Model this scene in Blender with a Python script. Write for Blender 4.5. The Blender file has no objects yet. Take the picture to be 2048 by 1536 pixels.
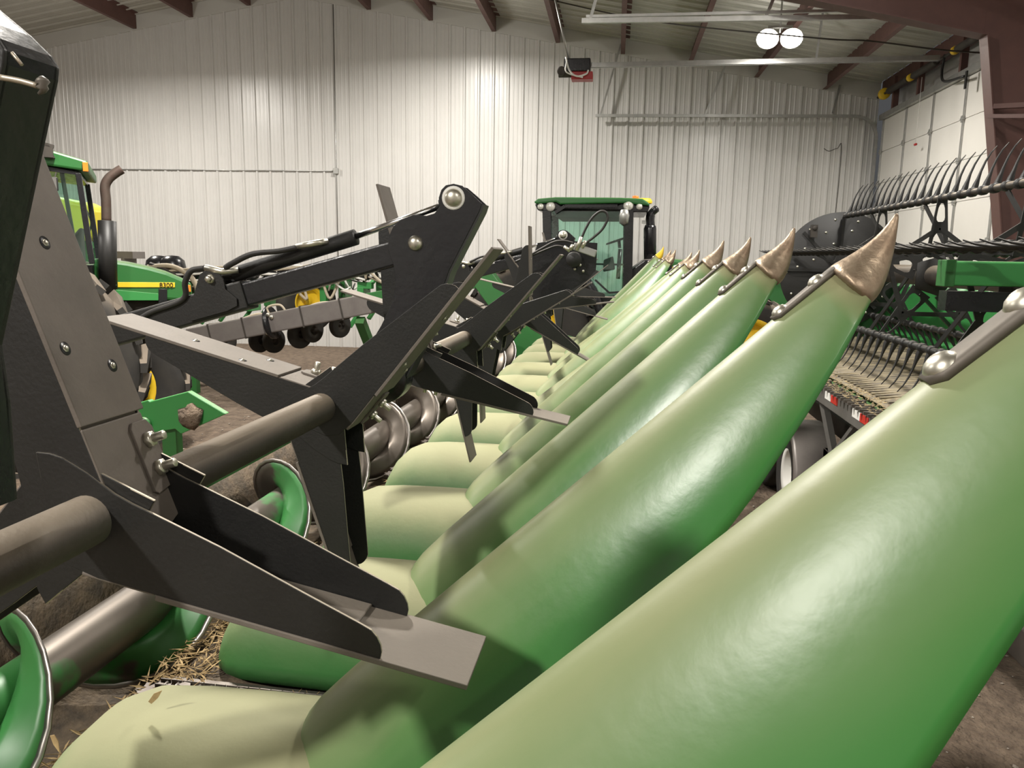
import bpy, bmesh, math, random
from mathutils import Vector, Matrix
random.seed(7)
PI = math.pi
sc = bpy.context.scene
COL = sc.collection

# ------------------------------------------------------------------ camera, world, lights, exposure
HC = 2.05                                   # camera height above the shop floor
F_PX = 1540.0
PITCH, ROLL, YAW = math.radians(9.41), math.radians(0.97), math.radians(7.45)   # yaw: looks left of the building axis
_fw = Vector((-math.sin(YAW) * math.cos(PITCH), math.cos(YAW) * math.cos(PITCH), -math.sin(PITCH)))
_r0 = Vector((math.cos(YAW), math.sin(YAW), 0))
_u0 = _r0.cross(_fw)
_R = math.cos(ROLL) * _r0 + math.sin(ROLL) * _u0
_U = math.cos(ROLL) * _u0 - math.sin(ROLL) * _r0
CAM = Vector((0, 0, HC))
cd = bpy.data.cameras.new('camera'); cam = bpy.data.objects.new('camera', cd); COL.objects.link(cam)
cd.sensor_width = 36.0; cd.lens = F_PX / 2048.0 * 36.0; cd.clip_start = 0.05; cd.clip_end = 100
m = Matrix((( _R.x, _U.x, -_fw.x), (_R.y, _U.y, -_fw.y), (_R.z, _U.z, -_fw.z))).to_4x4(); m.translation = CAM
cam.matrix_world = m
sc.camera = cam
sc.view_settings.view_transform = 'Standard'; sc.view_settings.look = 'None'
sc.view_settings.gamma = 1.0; sc.view_settings.use_curve_mapping = False
sc.view_settings.exposure = 0.14

w = bpy.data.worlds.new('world'); sc.world = w; w.use_nodes = True
w.node_tree.nodes['Background'].inputs[0].default_value = (0.95, 0.97, 1.0, 1)
w.node_tree.nodes['Background'].inputs[1].default_value = 0.065

LAMPS = [(2.22, 12.2, 5.20, 230), (-3.0, 5.2, 6.3, 620), (-9.5, 12.5, 6.2, 380), (-3.2, 13.4, 6.4, 330), (2.6, 4.6, 5.9, 330), (2.8, -3.5, 5.9, 900), (-4.5, -3.5, 6.3, 800), (-10.5, 4.5, 6.0, 380)]
def lamp_light(x, y, z, e, size=0.55):
    ld = bpy.data.lights.new('lamp_light', 'AREA'); ld.shape = 'DISK'; ld.size = size; ld.energy = e
    ld.color = (1.0, 0.955, 0.885); ld.spread = math.radians(170)
    lo = bpy.data.objects.new('lamp_light', ld); COL.objects.link(lo); lo.location = (x, y, z - 0.03)
    pd = bpy.data.lights.new('lamp_spill', 'POINT'); pd.energy = e * 0.17; pd.color = ld.color; pd.shadow_soft_size = 0.12      # light leaving the lamp sideways and upwards
    po = bpy.data.objects.new('lamp_spill', pd); COL.objects.link(po); po.location = (x, y, z - 0.22)
    return lo
for a in LAMPS: lamp_light(*a)

# ------------------------------------------------------------------ helpers
def ray(x, y): return _fw + _R * ((x - 1024) / F_PX) + _U * ((768 - y) / F_PX)
def at(x, y, Y=None, X=None, Z=None):
    """world point where the line of sight of a photo pixel meets a vertical or level plane of the building"""
    d = ray(x, y)
    t = Y / d.y if Y is not None else X / d.x if X is not None else (Z - HC) / d.z
    return CAM + d * t
def tag(o, label=None, cat=None, group=None, kind=None):
    if label: o['label'] = label
    if cat: o['category'] = cat
    if group: o['group'] = group
    if kind: o['kind'] = kind
    return o
def empty(name, loc=(0, 0, 0), rz=0.0, label=None, cat=None, group=None):
    o = bpy.data.objects.new(name, None); COL.objects.link(o); o.location = loc; o.rotation_euler = (0, 0, rz)
    o.empty_display_size = 0.1
    return tag(o, label, cat, group)

class MB:
    def __init__(s): s.v = []; s.f = []; s.sm = []
    def add(s, vs, fs, smooth=False):
        b = len(s.v); s.v += [tuple(v) for v in vs]
        for f in fs: s.f.append([b + i for i in f]); s.sm.append(smooth)
        return s
    def box(s, c, d, M=None):
        x, y, z = d[0] / 2, d[1] / 2, d[2] / 2
        vs = [Vector((i * x, j * y, k * z)) for i in (-1, 1) for j in (-1, 1) for k in (-1, 1)]
        if M is not None: vs = [M @ v for v in vs]
        c = Vector(c); vs = [v + c for v in vs]
        return s.add(vs, [(0, 1, 3, 2), (4, 6, 7, 5), (0, 4, 5, 1), (2, 3, 7, 6), (0, 2, 6, 4), (1, 5, 7, 3)])
    def beam(s, a, b, wd, ht, up=(0, 0, 1)):
        a = Vector(a); b = Vector(b); d = (b - a); L = d.length; d.normalize()
        up = Vector(up); sd = d.cross(up)
        if sd.length < 1e-4: sd = d.cross(Vector((0, 1, 0)))
        sd.normalize(); u = sd.cross(d)
        M = Matrix((sd, d, u)).transposed()
        return s.box((a + b) / 2, (wd, L, ht), M)
    def tube(s, pts, r, n=12, cap=True, closed=False):
        pts = [Vector(p) for p in pts]; N = len(pts)
        rs = r if isinstance(r, (list, tuple)) else [r] * N
        T = []
        for i in range(N):
            a = pts[i - 1] if (i or closed) else pts[i]; b = pts[(i + 1) % N] if (i < N - 1 or closed) else pts[i]
            T.append((b - a).normalized())
        ref = Vector((0, 0, 1)) if abs(T[0].z) < 0.9 else Vector((1, 0, 0))
        nx = T[0].cross(ref).normalized(); vs = []
        for i in range(N):
            nx = (nx - T[i] * nx.dot(T[i])).normalized(); ny = T[i].cross(nx)
            for k in range(n):
                a = 2 * PI * k / n; vs.append(pts[i] + (nx * math.cos(a) + ny * math.sin(a)) * rs[i])
        fs = []
        for i in range(N if closed else N - 1):
            j = (i + 1) % N
            for k in range(n): fs.append((i * n + k, i * n + (k + 1) % n, j * n + (k + 1) % n, j * n + k))
        s.add(vs, fs, True)
        if cap and not closed:
            b = len(s.v) - len(vs)
            s.f.append([b + k for k in range(n)][::-1]); s.sm.append(False)
            s.f.append([b + (N - 1) * n + k for k in range(n)]); s.sm.append(False)
        return s
    def prism(s, poly, o, e1, e2, e3, t0, t1):
        """polygon (p,q) in plane o + p e1 + q e2, extruded along e3 from t0 to t1"""
        o = Vector(o); e1 = Vector(e1); e2 = Vector(e2); e3 = Vector(e3); n = len(poly)
        vs = [o + e1 * p + e2 * q + e3 * t for t in (t0, t1) for p, q in poly]
        fs = [tuple(range(n))[::-1], tuple(range(n, 2 * n))] + [(i, (i + 1) % n, n + (i + 1) % n, n + i) for i in range(n)]
        return s.add(vs, fs)
    def lathe(s, prof, o, ax, n=24, e=None):
        o = Vector(o); ax = Vector(ax).normalized()
        ref = Vector((0, 0, 1)) if abs(ax.z) < 0.9 else Vector((1, 0, 0))
        e1 = ax.cross(ref).normalized(); e2 = ax.cross(e1); vs = []; m_ = len(prof)
        for k in range(n):
            a = 2 * PI * k / n; d = e1 * math.cos(a) + e2 * math.sin(a)
            vs += [o + ax * h + d * r for r, h in prof]
        fs = [(k * m_ + i, ((k + 1) % n) * m_ + i, ((k + 1) % n) * m_ + i + 1, k * m_ + i + 1) for k in range(n) for i in range(m_ - 1)]
        return s.add(vs, fs, True)
    def cyl(s, o, ax, r, h, n=20, ch=0.1):
        c = min(r, h) * ch
        return s.lathe([(0, 0), (r - c, 0), (r, c), (r, h - c), (r - c, h), (0, h)], o, ax, n)
    def grid(s, rows, closed_u=False, smooth=True):
        n = len(rows[0]); vs = [p for r in rows for p in r]
        fs = [(i * n + k, i * n + (k + 1) % n, (i + 1) * n + (k + 1) % n, (i + 1) * n + k) for i in range(len(rows) - 1) for k in range(n if closed_u else n - 1)]
        return s.add(vs, fs, smooth)
    def build(s, name, mat, parent=None, bevel=0, solid=0, loc=None, fix=True, sub=0, seg=2):
        me = bpy.data.meshes.new(name); me.from_pydata([tuple(v) for v in s.v], [], s.f)
        for p, k in zip(me.polygons, s.sm): p.use_smooth = k
        if fix:
            bm = bmesh.new(); bm.from_mesh(me); bmesh.ops.remove_doubles(bm, verts=bm.verts, dist=1e-5)
            bmesh.ops.recalc_face_normals(bm, faces=bm.faces); bm.to_mesh(me); bm.free()
        for mt in (mat if isinstance(mat, (list, tuple)) else [mat]): me.materials.append(mt)
        o = bpy.data.objects.new(name, me); COL.objects.link(o)
        if parent: o.parent = parent
        if loc: o.location = loc
        if solid:
            md = o.modifiers.new('solid', 'SOLIDIFY'); md.thickness = solid; md.offset = -1
        if bevel:
            md = o.modifiers.new('bevel', 'BEVEL'); md.width = bevel; md.segments = seg; md.limit_method = 'ANGLE'; md.angle_limit = math.radians(40)
        if sub:
            md = o.modifiers.new('sub', 'SUBSURF'); md.levels = sub; md.render_levels = sub
        return o
def copy_tree(o, parent=None):
    c = o.copy(); COL.objects.link(c)
    if parent: c.parent = parent
    for ch in list(o.children): copy_tree(ch, c)
    return c
def arc(p0, p1, p2, n=10):
    p0, p1, p2 = map(Vector, (p0, p1, p2))
    return [p0 * (1 - t) ** 2 + p1 * 2 * t * (1 - t) + p2 * t * t for t in [i / n for i in range(n + 1)]]
def spline(pts, n=6):
    P = [Vector(p) for p in pts]; P = [P[0] * 2 - P[1]] + P + [P[-1] * 2 - P[-2]]; out = []
    for i in range(1, len(P) - 2):
        for k in range(n):
            t = k / n; a, b, c, d = P[i - 1:i + 3]
            out.append(0.5 * ((2 * b) + (c - a) * t + (2 * a - 5 * b + 4 * c - d) * t * t + (3 * b - a - 3 * c + d) * t ** 3))
    return out + [P[-2]]

# ------------------------------------------------------------------ materials
def nn(nt, t, **k):
    n = nt.nodes.new(t)
    for a, b in k.items(): setattr(n, a, b)
    return n
def mat(name, col, rough=0.5, metal=0.0, col2=None, nscale=8.0, namt=0.5, bump=0.0, bscale=60.0, dust=None, dust_amt=0.8, dust_lo=0.2, dust_hi=0.95, coat=0.0, spec=0.5, rvar=0.15, stretch=None, dust_rough=0.85, streak=None):
    mt = bpy.data.materials.new(name); mt.use_nodes = True; nt = mt.node_tree; L = nt.links.new
    b = nt.nodes['Principled BSDF']; b.inputs['Roughness'].default_value = rough; b.inputs['Metallic'].default_value = metal
    b.inputs['Coat Weight'].default_value = coat; b.inputs['Specular IOR Level'].default_value = spec; b.inputs['Coat Roughness'].default_value = 0.25
    tc = nn(nt, 'ShaderNodeTexCoord'); src = tc.outputs['Object']
    if stretch:
        mp = nn(nt, 'ShaderNodeMapping'); mp.inputs['Scale'].default_value = stretch; L(src, mp.inputs[0]); src = mp.outputs[0]
    n1 = nn(nt, 'ShaderNodeTexNoise'); n1.inputs['Scale'].default_value = nscale; n1.inputs['Detail'].default_value = 6; n1.inputs['Roughness'].default_value = 0.6
    L(src, n1.inputs['Vector'])
    cr = nn(nt, 'ShaderNodeMapRange'); cr.inputs[1].default_value = 0.35; cr.inputs[2].default_value = 0.68; L(n1.outputs[0], cr.inputs[0])
    mx = nn(nt, 'ShaderNodeMix', data_type='RGBA')
    mx.inputs[6].default_value = (*col, 1); mx.inputs[7].default_value = (*(col2 or [c * 0.8 for c in col]), 1)
    mu = nn(nt, 'ShaderNodeMath', operation='MULTIPLY'); mu.inputs[1].default_value = namt; L(cr.outputs[0], mu.inputs[0]); L(mu.outputs[0], mx.inputs[0])
    out = mx.outputs[2]
    rr = nn(nt, 'ShaderNodeMapRange'); rr.inputs[3].default_value = rough; rr.inputs[4].default_value = min(1, rough + rvar); L(n1.outputs[0], rr.inputs[0]); rout = rr.outputs[0]
    if dust:
        ge = nn(nt, 'ShaderNodeNewGeometry'); sx = nn(nt, 'ShaderNodeSeparateXYZ'); L(ge.outputs['Normal'], sx.inputs[0])
        n2 = nn(nt, 'ShaderNodeTexNoise'); n2.inputs['Scale'].default_value = 2.6; n2.inputs['Detail'].default_value = 8; L(tc.outputs['Object'], n2.inputs['Vector'])
        if streak is not None:
            mp = nn(nt, 'ShaderNodeMapping'); mp.vector_type = 'TEXTURE'; mp.inputs['Rotation'].default_value = (0, -streak, 0); mp.inputs['Scale'].default_value = (3.2, .55, .8); L(tc.outputs['Object'], mp.inputs[0]); L(mp.outputs[0], n2.inputs['Vector']); L(mp.outputs[0], n1.inputs['Vector'])
        ad = nn(nt, 'ShaderNodeMath', operation='MULTIPLY_ADD'); ad.inputs[1].default_value = 0.7; L(n2.outputs[0], ad.inputs[0]); L(sx.outputs[2], ad.inputs[2])
        mr = nn(nt, 'ShaderNodeMapRange'); mr.interpolation_type = 'SMOOTHSTEP'; mr.inputs[1].default_value = dust_lo + 0.35; mr.inputs[2].default_value = dust_hi + 0.35; mr.inputs[4].default_value = dust_amt; L(ad.outputs[0], mr.inputs[0])
        m2 = nn(nt, 'ShaderNodeMix', data_type='RGBA'); L(mr.outputs[0], m2.inputs[0]); L(out, m2.inputs[6]); m2.inputs[7].default_value = (*dust, 1); out = m2.outputs[2]
        m3 = nn(nt, 'ShaderNodeMix'); L(mr.outputs[0], m3.inputs[0]); L(rout, m3.inputs[2]); m3.inputs[3].default_value = dust_rough; rout = m3.outputs[0]
    L(out, b.inputs['Base Color']); L(rout, b.inputs['Roughness'])
    if bump:
        n3 = nn(nt, 'ShaderNodeTexNoise'); n3.inputs['Scale'].default_value = bscale; n3.inputs['Detail'].default_value = 5; L(tc.outputs['Object'], n3.inputs['Vector'])
        bp = nn(nt, 'ShaderNodeBump'); bp.inputs['Strength'].default_value = 1.0; bp.inputs['Distance'].default_value = bump; L(n3.outputs[0], bp.inputs['Height']); L(bp.outputs[0], b.inputs['Normal'])
    return mt
def emit(name, col, s):
    mt = bpy.data.materials.new(name); mt.use_nodes = True; b = mt.node_tree.nodes['Principled BSDF']
    b.inputs['Emission Color'].default_value = (*col, 1); b.inputs['Emission Strength'].default_value = s; b.inputs['Base Color'].default_value = (*col, 1)
    return mt
def glass(name, tint, alpha):
    mt = bpy.data.materials.new(name); mt.use_nodes = True; nt = mt.node_tree; nt.nodes.clear()
    o = nn(nt, 'ShaderNodeOutputMaterial'); tr = nn(nt, 'ShaderNodeBsdfTransparent'); tr.inputs[0].default_value = (*tint, 1)
    gl = nn(nt, 'ShaderNodeBsdfGlossy'); gl.inputs[1].default_value = 0.03; mx = nn(nt, 'ShaderNodeMixShader'); mx.inputs[0].default_value = alpha
    nt.links.new(tr.outputs[0], mx.inputs[1]); nt.links.new(gl.outputs[0], mx.inputs[2]); nt.links.new(mx.outputs[0], o.inputs[0])
    return mt
DUST = (0.33, 0.295, 0.18)
M = dict(
    wall=mat('white_wall_steel', (0.56, 0.55, 0.53), 0.27, 0, (0.52, 0.51, 0.49), 1.5, 0.6, rvar=0.1),
    panel=mat('white_liner', (0.50, 0.49, 0.46), 0.45, 0, None, 2, 0.3),
    roof=mat('galvalume_roof', (0.46, 0.455, 0.41), 0.42, 0.15, (0.38, 0.375, 0.34), 3, 0.6),
    red=mat('red_oxide_steel', (0.125, 0.060, 0.050), 0.5, 0, (0.10, 0.050, 0.044), 6, 0.7),
    dirt=mat('packed_dirt', (0.17, 0.125, 0.088), 0.95, 0, (0.075, 0.052, 0.036), 9, 1.0, bump=0.03, bscale=28),
    stone=mat('gravel', (0.34, 0.30, 0.25), 0.9, 0, (0.2, 0.17, 0.14), 9, 0.8),
    snout=mat('dusty_green_poly', (0.030, 0.165, 0.028), 0.20, 0, (0.045, 0.17, 0.04), 4, 0.8, dust=DUST, dust_amt=0.80, dust_lo=0.18, dust_hi=0.92, dust_rough=0.52, streak=(math.radians(43.4)), bump=0.0009, bscale=16, rvar=0.18),
    hood=mat('dusty_green_hood', (0.04, 0.155, 0.04), 0.4, 0, (0.05, 0.16, 0.045), 4, 0.8, dust=(0.30, 0.28, 0.165), dust_amt=0.86, dust_lo=0.0, dust_hi=0.95, bump=0.0012, bscale=30),
    green=mat('green_paint', (0.022, 0.135, 0.03), 0.35, 0, (0.03, 0.12, 0.03), 3, 0.5, dust=DUST, dust_amt=0.25, dust_lo=0.5, dust_hi=1.1),
    brightgreen=mat('bright_green_paint', (0.04, 0.24, 0.06), 0.3, 0, None, 3, 0.3, dust=DUST, dust_amt=0.3, dust_lo=0.6, dust_hi=1.2),
    yellow=mat('yellow_paint', (0.75, 0.50, 0.02), 0.4, 0, (0.65, 0.42, 0.03), 4, 0.5),
    tank=mat('yellow_plastic', (0.78, 0.66, 0.06), 0.4, 0, None, 2, 0.2),
    black=mat('black_powder_coat', (0.0085, 0.0083, 0.0080), 0.42, 0, (0.013, 0.0125, 0.0115), 7, 0.8, bump=0.0006, bscale=160, dust=(0.10, 0.088, 0.07), dust_amt=0.7, dust_lo=0.55, dust_hi=1.2),
    blackgloss=mat('glossy_black_paint', (0.010, 0.010, 0.012), 0.2, 0, (0.014, 0.014, 0.015), 5, 0.6, bump=0.0012, bscale=40),
    plate=mat('dusty_paddle_plate', (0.150, 0.126, 0.106), 0.55, 0, (0.105, 0.088, 0.074), 6, 1.0, bump=0.0006, bscale=150, dust=(0.25, 0.22, 0.18), dust_amt=0.7, dust_lo=0.5, dust_hi=1.3),
    edge=mat('worn_steel_edge', (0.45, 0.40, 0.32), 0.4, 0.7),
    tube=mat('dusty_reel_tube', (0.040, 0.034, 0.029), 0.30, 0.2, (0.065, 0.055, 0.046), 5, 0.8, dust=(0.30, 0.25, 0.19), dust_amt=0.85, dust_lo=0.0, dust_hi=1.0, dust_rough=0.6, bump=0.0005, bscale=120),
    steel=mat('bare_steel', (0.36, 0.34, 0.32), 0.27, 1.0, (0.22, 0.19, 0.17), 6, 0.8, rvar=0.25),
    grime=mat('crop_grime', (0.13, 0.095, 0.06), 0.8, 0.1, (0.05, 0.04, 0.03), 14, 1.0, bump=0.006, bscale=60),
    dark=mat('dark_steel', (0.035, 0.03, 0.026), 0.6, 0.2, (0.06, 0.05, 0.04), 7, 0.8),  # dark brown-grey steel with random lighter blotches
    zinc=mat('zinc_plated', (0.62, 0.60, 0.52), 0.28, 0.95, (0.5, 0.47, 0.38), 20, 0.6),
    chrome=mat('chrome_rod', (0.75, 0.75, 0.74), 0.12, 1.0),
    tip=mat('worn_cast_tip', (0.46, 0.37, 0.27), 0.28, 0.85, (0.20, 0.14, 0.095), 11, 1.0, bump=0.0016, bscale=70, rvar=0.35),
    strap=mat('dull_strap_steel', (0.16, 0.145, 0.125), 0.5, 0.6, (0.1, 0.085, 0.07), 10, 0.8),
    galv=mat('galvanized_track', (0.46, 0.46, 0.44), 0.35, 0.8, (0.34, 0.34, 0.33), 10, 0.7),
    rubber=mat('tyre_rubber', (0.022, 0.021, 0.02), 0.8, 0, (0.04, 0.036, 0.03), 5, 0.8, dust=(0.20, 0.16, 0.12), dust_amt=0.75, dust_lo=0.1, dust_hi=1.0),
    hose=mat('black_hose', (0.02, 0.018, 0.017), 0.45, 0, None, 30, 0.5, dust=(0.12, 0.10, 0.08), dust_amt=0.6, dust_lo=0.4, dust_hi=1.1),
    straw=mat('corn_husk', (0.46, 0.33, 0.16), 0.8, 0, (0.20, 0.13, 0.06), 30, 0.9),
    chain=mat('oily_chain_steel', (0.20, 0.18, 0.16), 0.4, 0.8, (0.10, 0.08, 0.07), 15, 0.9),
    grey=mat('grey_trailer_paint', (0.13, 0.125, 0.115), 0.4, 0.1, (0.10, 0.095, 0.09), 6, 0.7),
    fender=mat('poly_fender', (0.22, 0.20, 0.185), 0.35, 0.3, (0.17, 0.15, 0.14), 6, 0.7),
    white=mat('white_paint', (0.72, 0.71, 0.67), 0.45, 0, None, 3, 0.2),
    doorw=mat('white_door_skin', (0.62, 0.60, 0.56), 0.5, 0, (0.58, 0.56, 0.52), 2, 0.4),
    refred=mat('red_reflector', (0.5, 0.03, 0.02), 0.3),
    orange=mat('orange_lens', (0.85, 0.22, 0.02), 0.3),
    lens=mat('lamp_lens', (0.75, 0.74, 0.68), 0.15, 0.3),
    rust=mat('rusty_exhaust', (0.085, 0.065, 0.052), 0.6, 0.5, (0.08, 0.05, 0.04), 12, 1.0, bump=0.001, bscale=60),
    beige=mat('beige_hose', (0.42, 0.36, 0.27), 0.6),
    toolbar=mat('grey_toolbar', (0.15, 0.135, 0.125), 0.5, 0.1, (0.115, 0.10, 0.095), 5, 0.8, dust=(0.30, 0.26, 0.20), dust_amt=0.5, dust_lo=0.4, dust_hi=1.0),
    belt=mat('draper_belt', (0.10, 0.085, 0.065), 0.7, 0, (0.30, 0.25, 0.15), 12, 0.8),
    seed=mat('residue', (0.42, 0.33, 0.18), 0.85, 0, (0.2, 0.15, 0.09), 40, 1.0, bump=0.01, bscale=80),
    cab=mat('cab_trim', (0.05, 0.05, 0.045), 0.6),
    redl=mat('red_cover', (0.35, 0.02, 0.02), 0.4),
    glow=emit('lit_lamp_lens', (1.0, 0.90, 0.72), 40.0),
)
M['gl_green'] = glass('green_tinted_glass', (0.80, 0.93, 0.88), 0.07)
# auger paint: green where it lasted, bare steel where crop rubbed it off (more of it towards the middle of the machine)
def worn_green(name, bias):
    mt = mat(name, (0.03, 0.16, 0.035), 0.36, 0, (0.04, 0.19, 0.05), 3, 0.7)
    nt = mt.node_tree; b = nt.nodes['Principled BSDF']; src = b.inputs['Base Color'].links[0].from_socket
    tc = nn(nt, 'ShaderNodeTexCoord'); n = nn(nt, 'ShaderNodeTexNoise'); n.inputs['Scale'].default_value = 2.6; n.inputs['Detail'].default_value = 5
    nt.links.new(tc.outputs['Object'], n.inputs['Vector']); sx = nn(nt, 'ShaderNodeSeparateXYZ'); nt.links.new(tc.outputs['Object'], sx.inputs[0])
    g = nn(nt, 'ShaderNodeMapRange'); g.inputs[1].default_value = -2.6; g.inputs[2].default_value = -1.2; g.inputs[3].default_value = bias; g.inputs[4].default_value = 0.5; nt.links.new(sx.outputs[1], g.inputs[0])
    ad = nn(nt, 'ShaderNodeMath', operation='ADD'); nt.links.new(n.outputs[0], ad.inputs[0]); nt.links.new(g.outputs[0], ad.inputs[1])
    r = nn(nt, 'ShaderNodeMapRange'); r.inputs[1].default_value = 0.56; r.inputs[2].default_value = 0.60
    nt.links.new(ad.outputs[0], r.inputs[0]); mx = nn(nt, 'ShaderNodeMix', data_type='RGBA'); nt.links.new(r.outputs[0], mx.inputs[0]); nt.links.new(src, mx.inputs[6])
    mx.inputs[7].default_value = (0.115, 0.098, 0.082, 1); nt.links.new(mx.outputs[2], b.inputs['Base Color']); mm = nn(nt, 'ShaderNodeMath', operation='MULTIPLY'); mm.inputs[1].default_value = 0.7; nt.links.new(r.outputs[0], mm.inputs[0]); nt.links.new(mm.outputs[0], b.inputs['Metallic'])
    return mt
M['auger'] = worn_green('worn_green_auger', 0.09)
M['flight'] = worn_green('worn_green_flight', -0.05)

# ------------------------------------------------------------------ building shell
WB = 16.4; XR = 4.93; XL = -17.0; YB = -9.0
RX, RZ = -6.82, 5.25 + HC
def zline(x): return RZ - (0.156 * (RX - x) if x < RX else 0.182 * (x - RX))
def zroof(x): return zline(x) + 0.32
fl = MB().grid([[(XL + (XR - XL) * i / 60, YB + (WB - YB) * j / 70, 0.0) for i in range(61)] for j in range(71)])
fo = fl.build('floor', M['dirt']); tag(fo, kind='structure')
# back wall: ribbed liner steel, major rib every 305 mm with two small ribs between
def rib_profile(x0, x1):
    out = []; x = x0
    while x < x1:
        for dx, d in ((0.0, 0), (0.022, 0.03), (0.048, 0.03), (0.07, 0), (0.125, 0), (0.133, 0.006), (0.15, 0.006), (0.158, 0), (0.215, 0), (0.223, 0.006), (0.24, 0.006), (0.248, 0)):
            if x + dx < x1: out.append((x + dx, d))
        x += 0.305
    out.append((x1, 0)); return out
pr = rib_profile(XL, XR); wb = MB()
vs = []; fs = []
for i, (x, d) in enumerate(pr): vs += [(x, WB - d, -0.05), (x, WB - d, zline(x))]
fs = [(2 * i, 2 * i + 2, 2 * i + 3, 2 * i + 1) for i in range(len(pr) - 1)]
wb.add(vs, fs)
wo = wb.build('wall_back', M['wall'], solid=0.01, fix=False); tag(wo, kind='structure')
g = MB()
for x0, x1 in ((XL, RX), (RX, XR)):
    g.add([(x0, WB - 0.004, zline(x0) - 0.01), (x1, WB - 0.004, zline(x1) - 0.01), (x1, WB - 0.004, zroof(x1) + 0.02), (x0, WB - 0.004, zroof(x0) + 0.02)], [(0, 1, 2, 3)])
g.build('rake_trim', M['panel'], wo, solid=0.02)
# roof sheets, ribs running up the slope
rb = MB(); yy = rib_profile(YB, WB)
for x0, x1 in ((XL, RX), (RX, XR)):
    vs = []
    for (y, d) in yy: vs += [(x0, y, zroof(x0) - d), (x1, y, zroof(x1) - d)]
    rb.add(vs, [(2 * i, 2 * i + 1, 2 * i + 3, 2 * i + 2) for i in range(len(yy) - 1)])
ro = rb.build('ceiling', M['roof'], solid=-0.02, fix=False); tag(ro, kind='structure')
for i in range(-8, 9):
    x = 0.02 + 1.305 * i
    if x < XL + 0.3 or x > XR - 0.4: continue
    z = zroof(x) - 0.01; h = 0.30
    p = MB(); sl = -0.182 if x > RX else 0.156
    p.prism([(-0.085, -h), (0.0, -h), (0.0, -0.006), (0.085, -0.006 + 0.085 * sl), (0.085, 0.0 + 0.085 * sl), (-0.006, 0), (-0.006, -h + 0.006), (-0.085, -h + 0.006)], (x, 0, z), (1, 0, 0), (0, 0, 1), (0, 1, 0), YB, WB - 0.03)
    p.build('purlin', M['red'], ro)
# left wall, wall behind, right wall with the overhead door
def plain_wall(name, pts, m_): 
    o = MB().add(pts, [(0, 1, 2, 3)]).build(name, m_, solid=0.02); tag(o, kind='structure'); return o
plain_wall('wall_left', [(XL, YB, 0), (XL, WB, 0), (XL, WB, zroof(XL)), (XL, YB, zroof(XL))], M['wall'])
fw = MB().add([(XL, YB, 0), (XR, YB, 0), (XR, YB, zroof(XR)), (RX, YB, zroof(RX)), (XL, YB, zroof(XL))], [(0, 1, 2, 3, 4)]).build('wall_front', M['wall'], solid=0.02); tag(fw, kind='structure')
DY0, DY1, DZ = 9.95, 16.1, 4.72
rwall = MB()
XW = XR + 0.30
rwall.add([(XW, YB, 0), (XW, DY0, 0), (XW, DY0, zroof(XR) + 0.1), (XW, YB, zroof(XR) + 0.1), (XW, DY0, DZ), (XW, DY1, DZ), (XW, DY1, zroof(XR) + 0.1), (XW, WB, zroof(XR) + 0.1), (XW, WB, 0), (XW, DY1, 0)], [(0, 1, 2, 3), (4, 5, 6, 2), (9, 8, 7, 6, 5)])
rw = rwall.build('wall_right', M['wall'], solid=0.02); tag(rw, kind='structure')
e = MB()                                     # eave strut and header beam above the door
e.beam((XR + 0.1, YB, zroof(XR) - 0.12), (XR + 0.1, WB - 0.05, zroof(XR) - 0.12), 0.16, 0.24)
e.build('eave_strut', M['red'], rw, bevel=0.004)
dr = empty('door_1', (XR, DY0, 0)); tag(dr, kind='structure')
def rel(o, p): return Vector(p) - o.location
nsec = 8; sh = DZ / nsec
for i in range(nsec):
    b = MB().box((0.03, (DY1 - DY0) / 2, sh * (i + 0.5)), (0.05, DY1 - DY0, sh - 0.006))
    b.build('door_panel', M['doorw'], dr, bevel=0.004)
tr = MB(); tr.box((-0.02, (DY1 - DY0) / 2, DZ + 0.05), (0.10, DY1 - DY0, 0.10)); tr.build('head_seal', M['galv'], dr, bevel=0.005)
st = MB(); hg = MB()
for k in range(6):
    y = 0.10 + k * (DY1 - DY0 - 0.2) / 5
    st.box((-0.005, y, DZ / 2), (0.02, 0.05, DZ - 0.02))
    for i in range(1, nsec): hg.box((-0.022, y, sh * i), (0.02, 0.07, 0.09)); hg.cyl((-0.02, y - 0.05, sh * i), (0, 1, 0), 0.018, 0.1, 8)
for i in (2,): st.box((-0.03, (DY1 - DY0) / 2, sh * i + 0.5), (0.05, DY1 - DY0, 0.06))
st.build('door_stile', M['galv'], dr, bevel=0.003); hg.build('door_hinge', M['galv'], dr)
# tracks: vertical then bent to run level into the shop
for y in (DY1 - DY0 + 0.07, -0.07):
    P = [(-0.06, y, 0.0), (-0.06, y, DZ - 0.35)] + arc((-0.06, y, DZ - 0.35), (-0.08, y, DZ + 0.08), (-0.5, y, DZ + 0.10), 8)[1:] + [(-5.45, y, DZ + 0.14)]
    t = MB()
    for a, b in zip(P, P[1:]): t.beam(a, b, 0.055, 0.045, (0, 1, 0)) if 0 else t.beam(a, b, 0.045, 0.055)
    t.build('door_track', M['galv'], dr)
    a = MB()
    for x in (-5.35, -3.3, -0.9):
        top = zroof(XR + x) - 0.25
        a.beam((x, y, DZ + 0.15), (x + (0.35 if x < -3 else 0.1), y + 0.02, top), 0.035, 0.035)
    a.beam((-5.4, y, DZ + 0.19), (-2.0, y, DZ + 0.19), 0.03, 0.03) if y < 0 else None
    a.build('track_hanger', M['galv'], dr)
sp = MB(); ymid = (DY1 - DY0) / 2
sp.cyl((-0.12, 0.0, DZ + 0.42), (0, 1, 0), 0.022, DY1 - DY0, 12)
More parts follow.
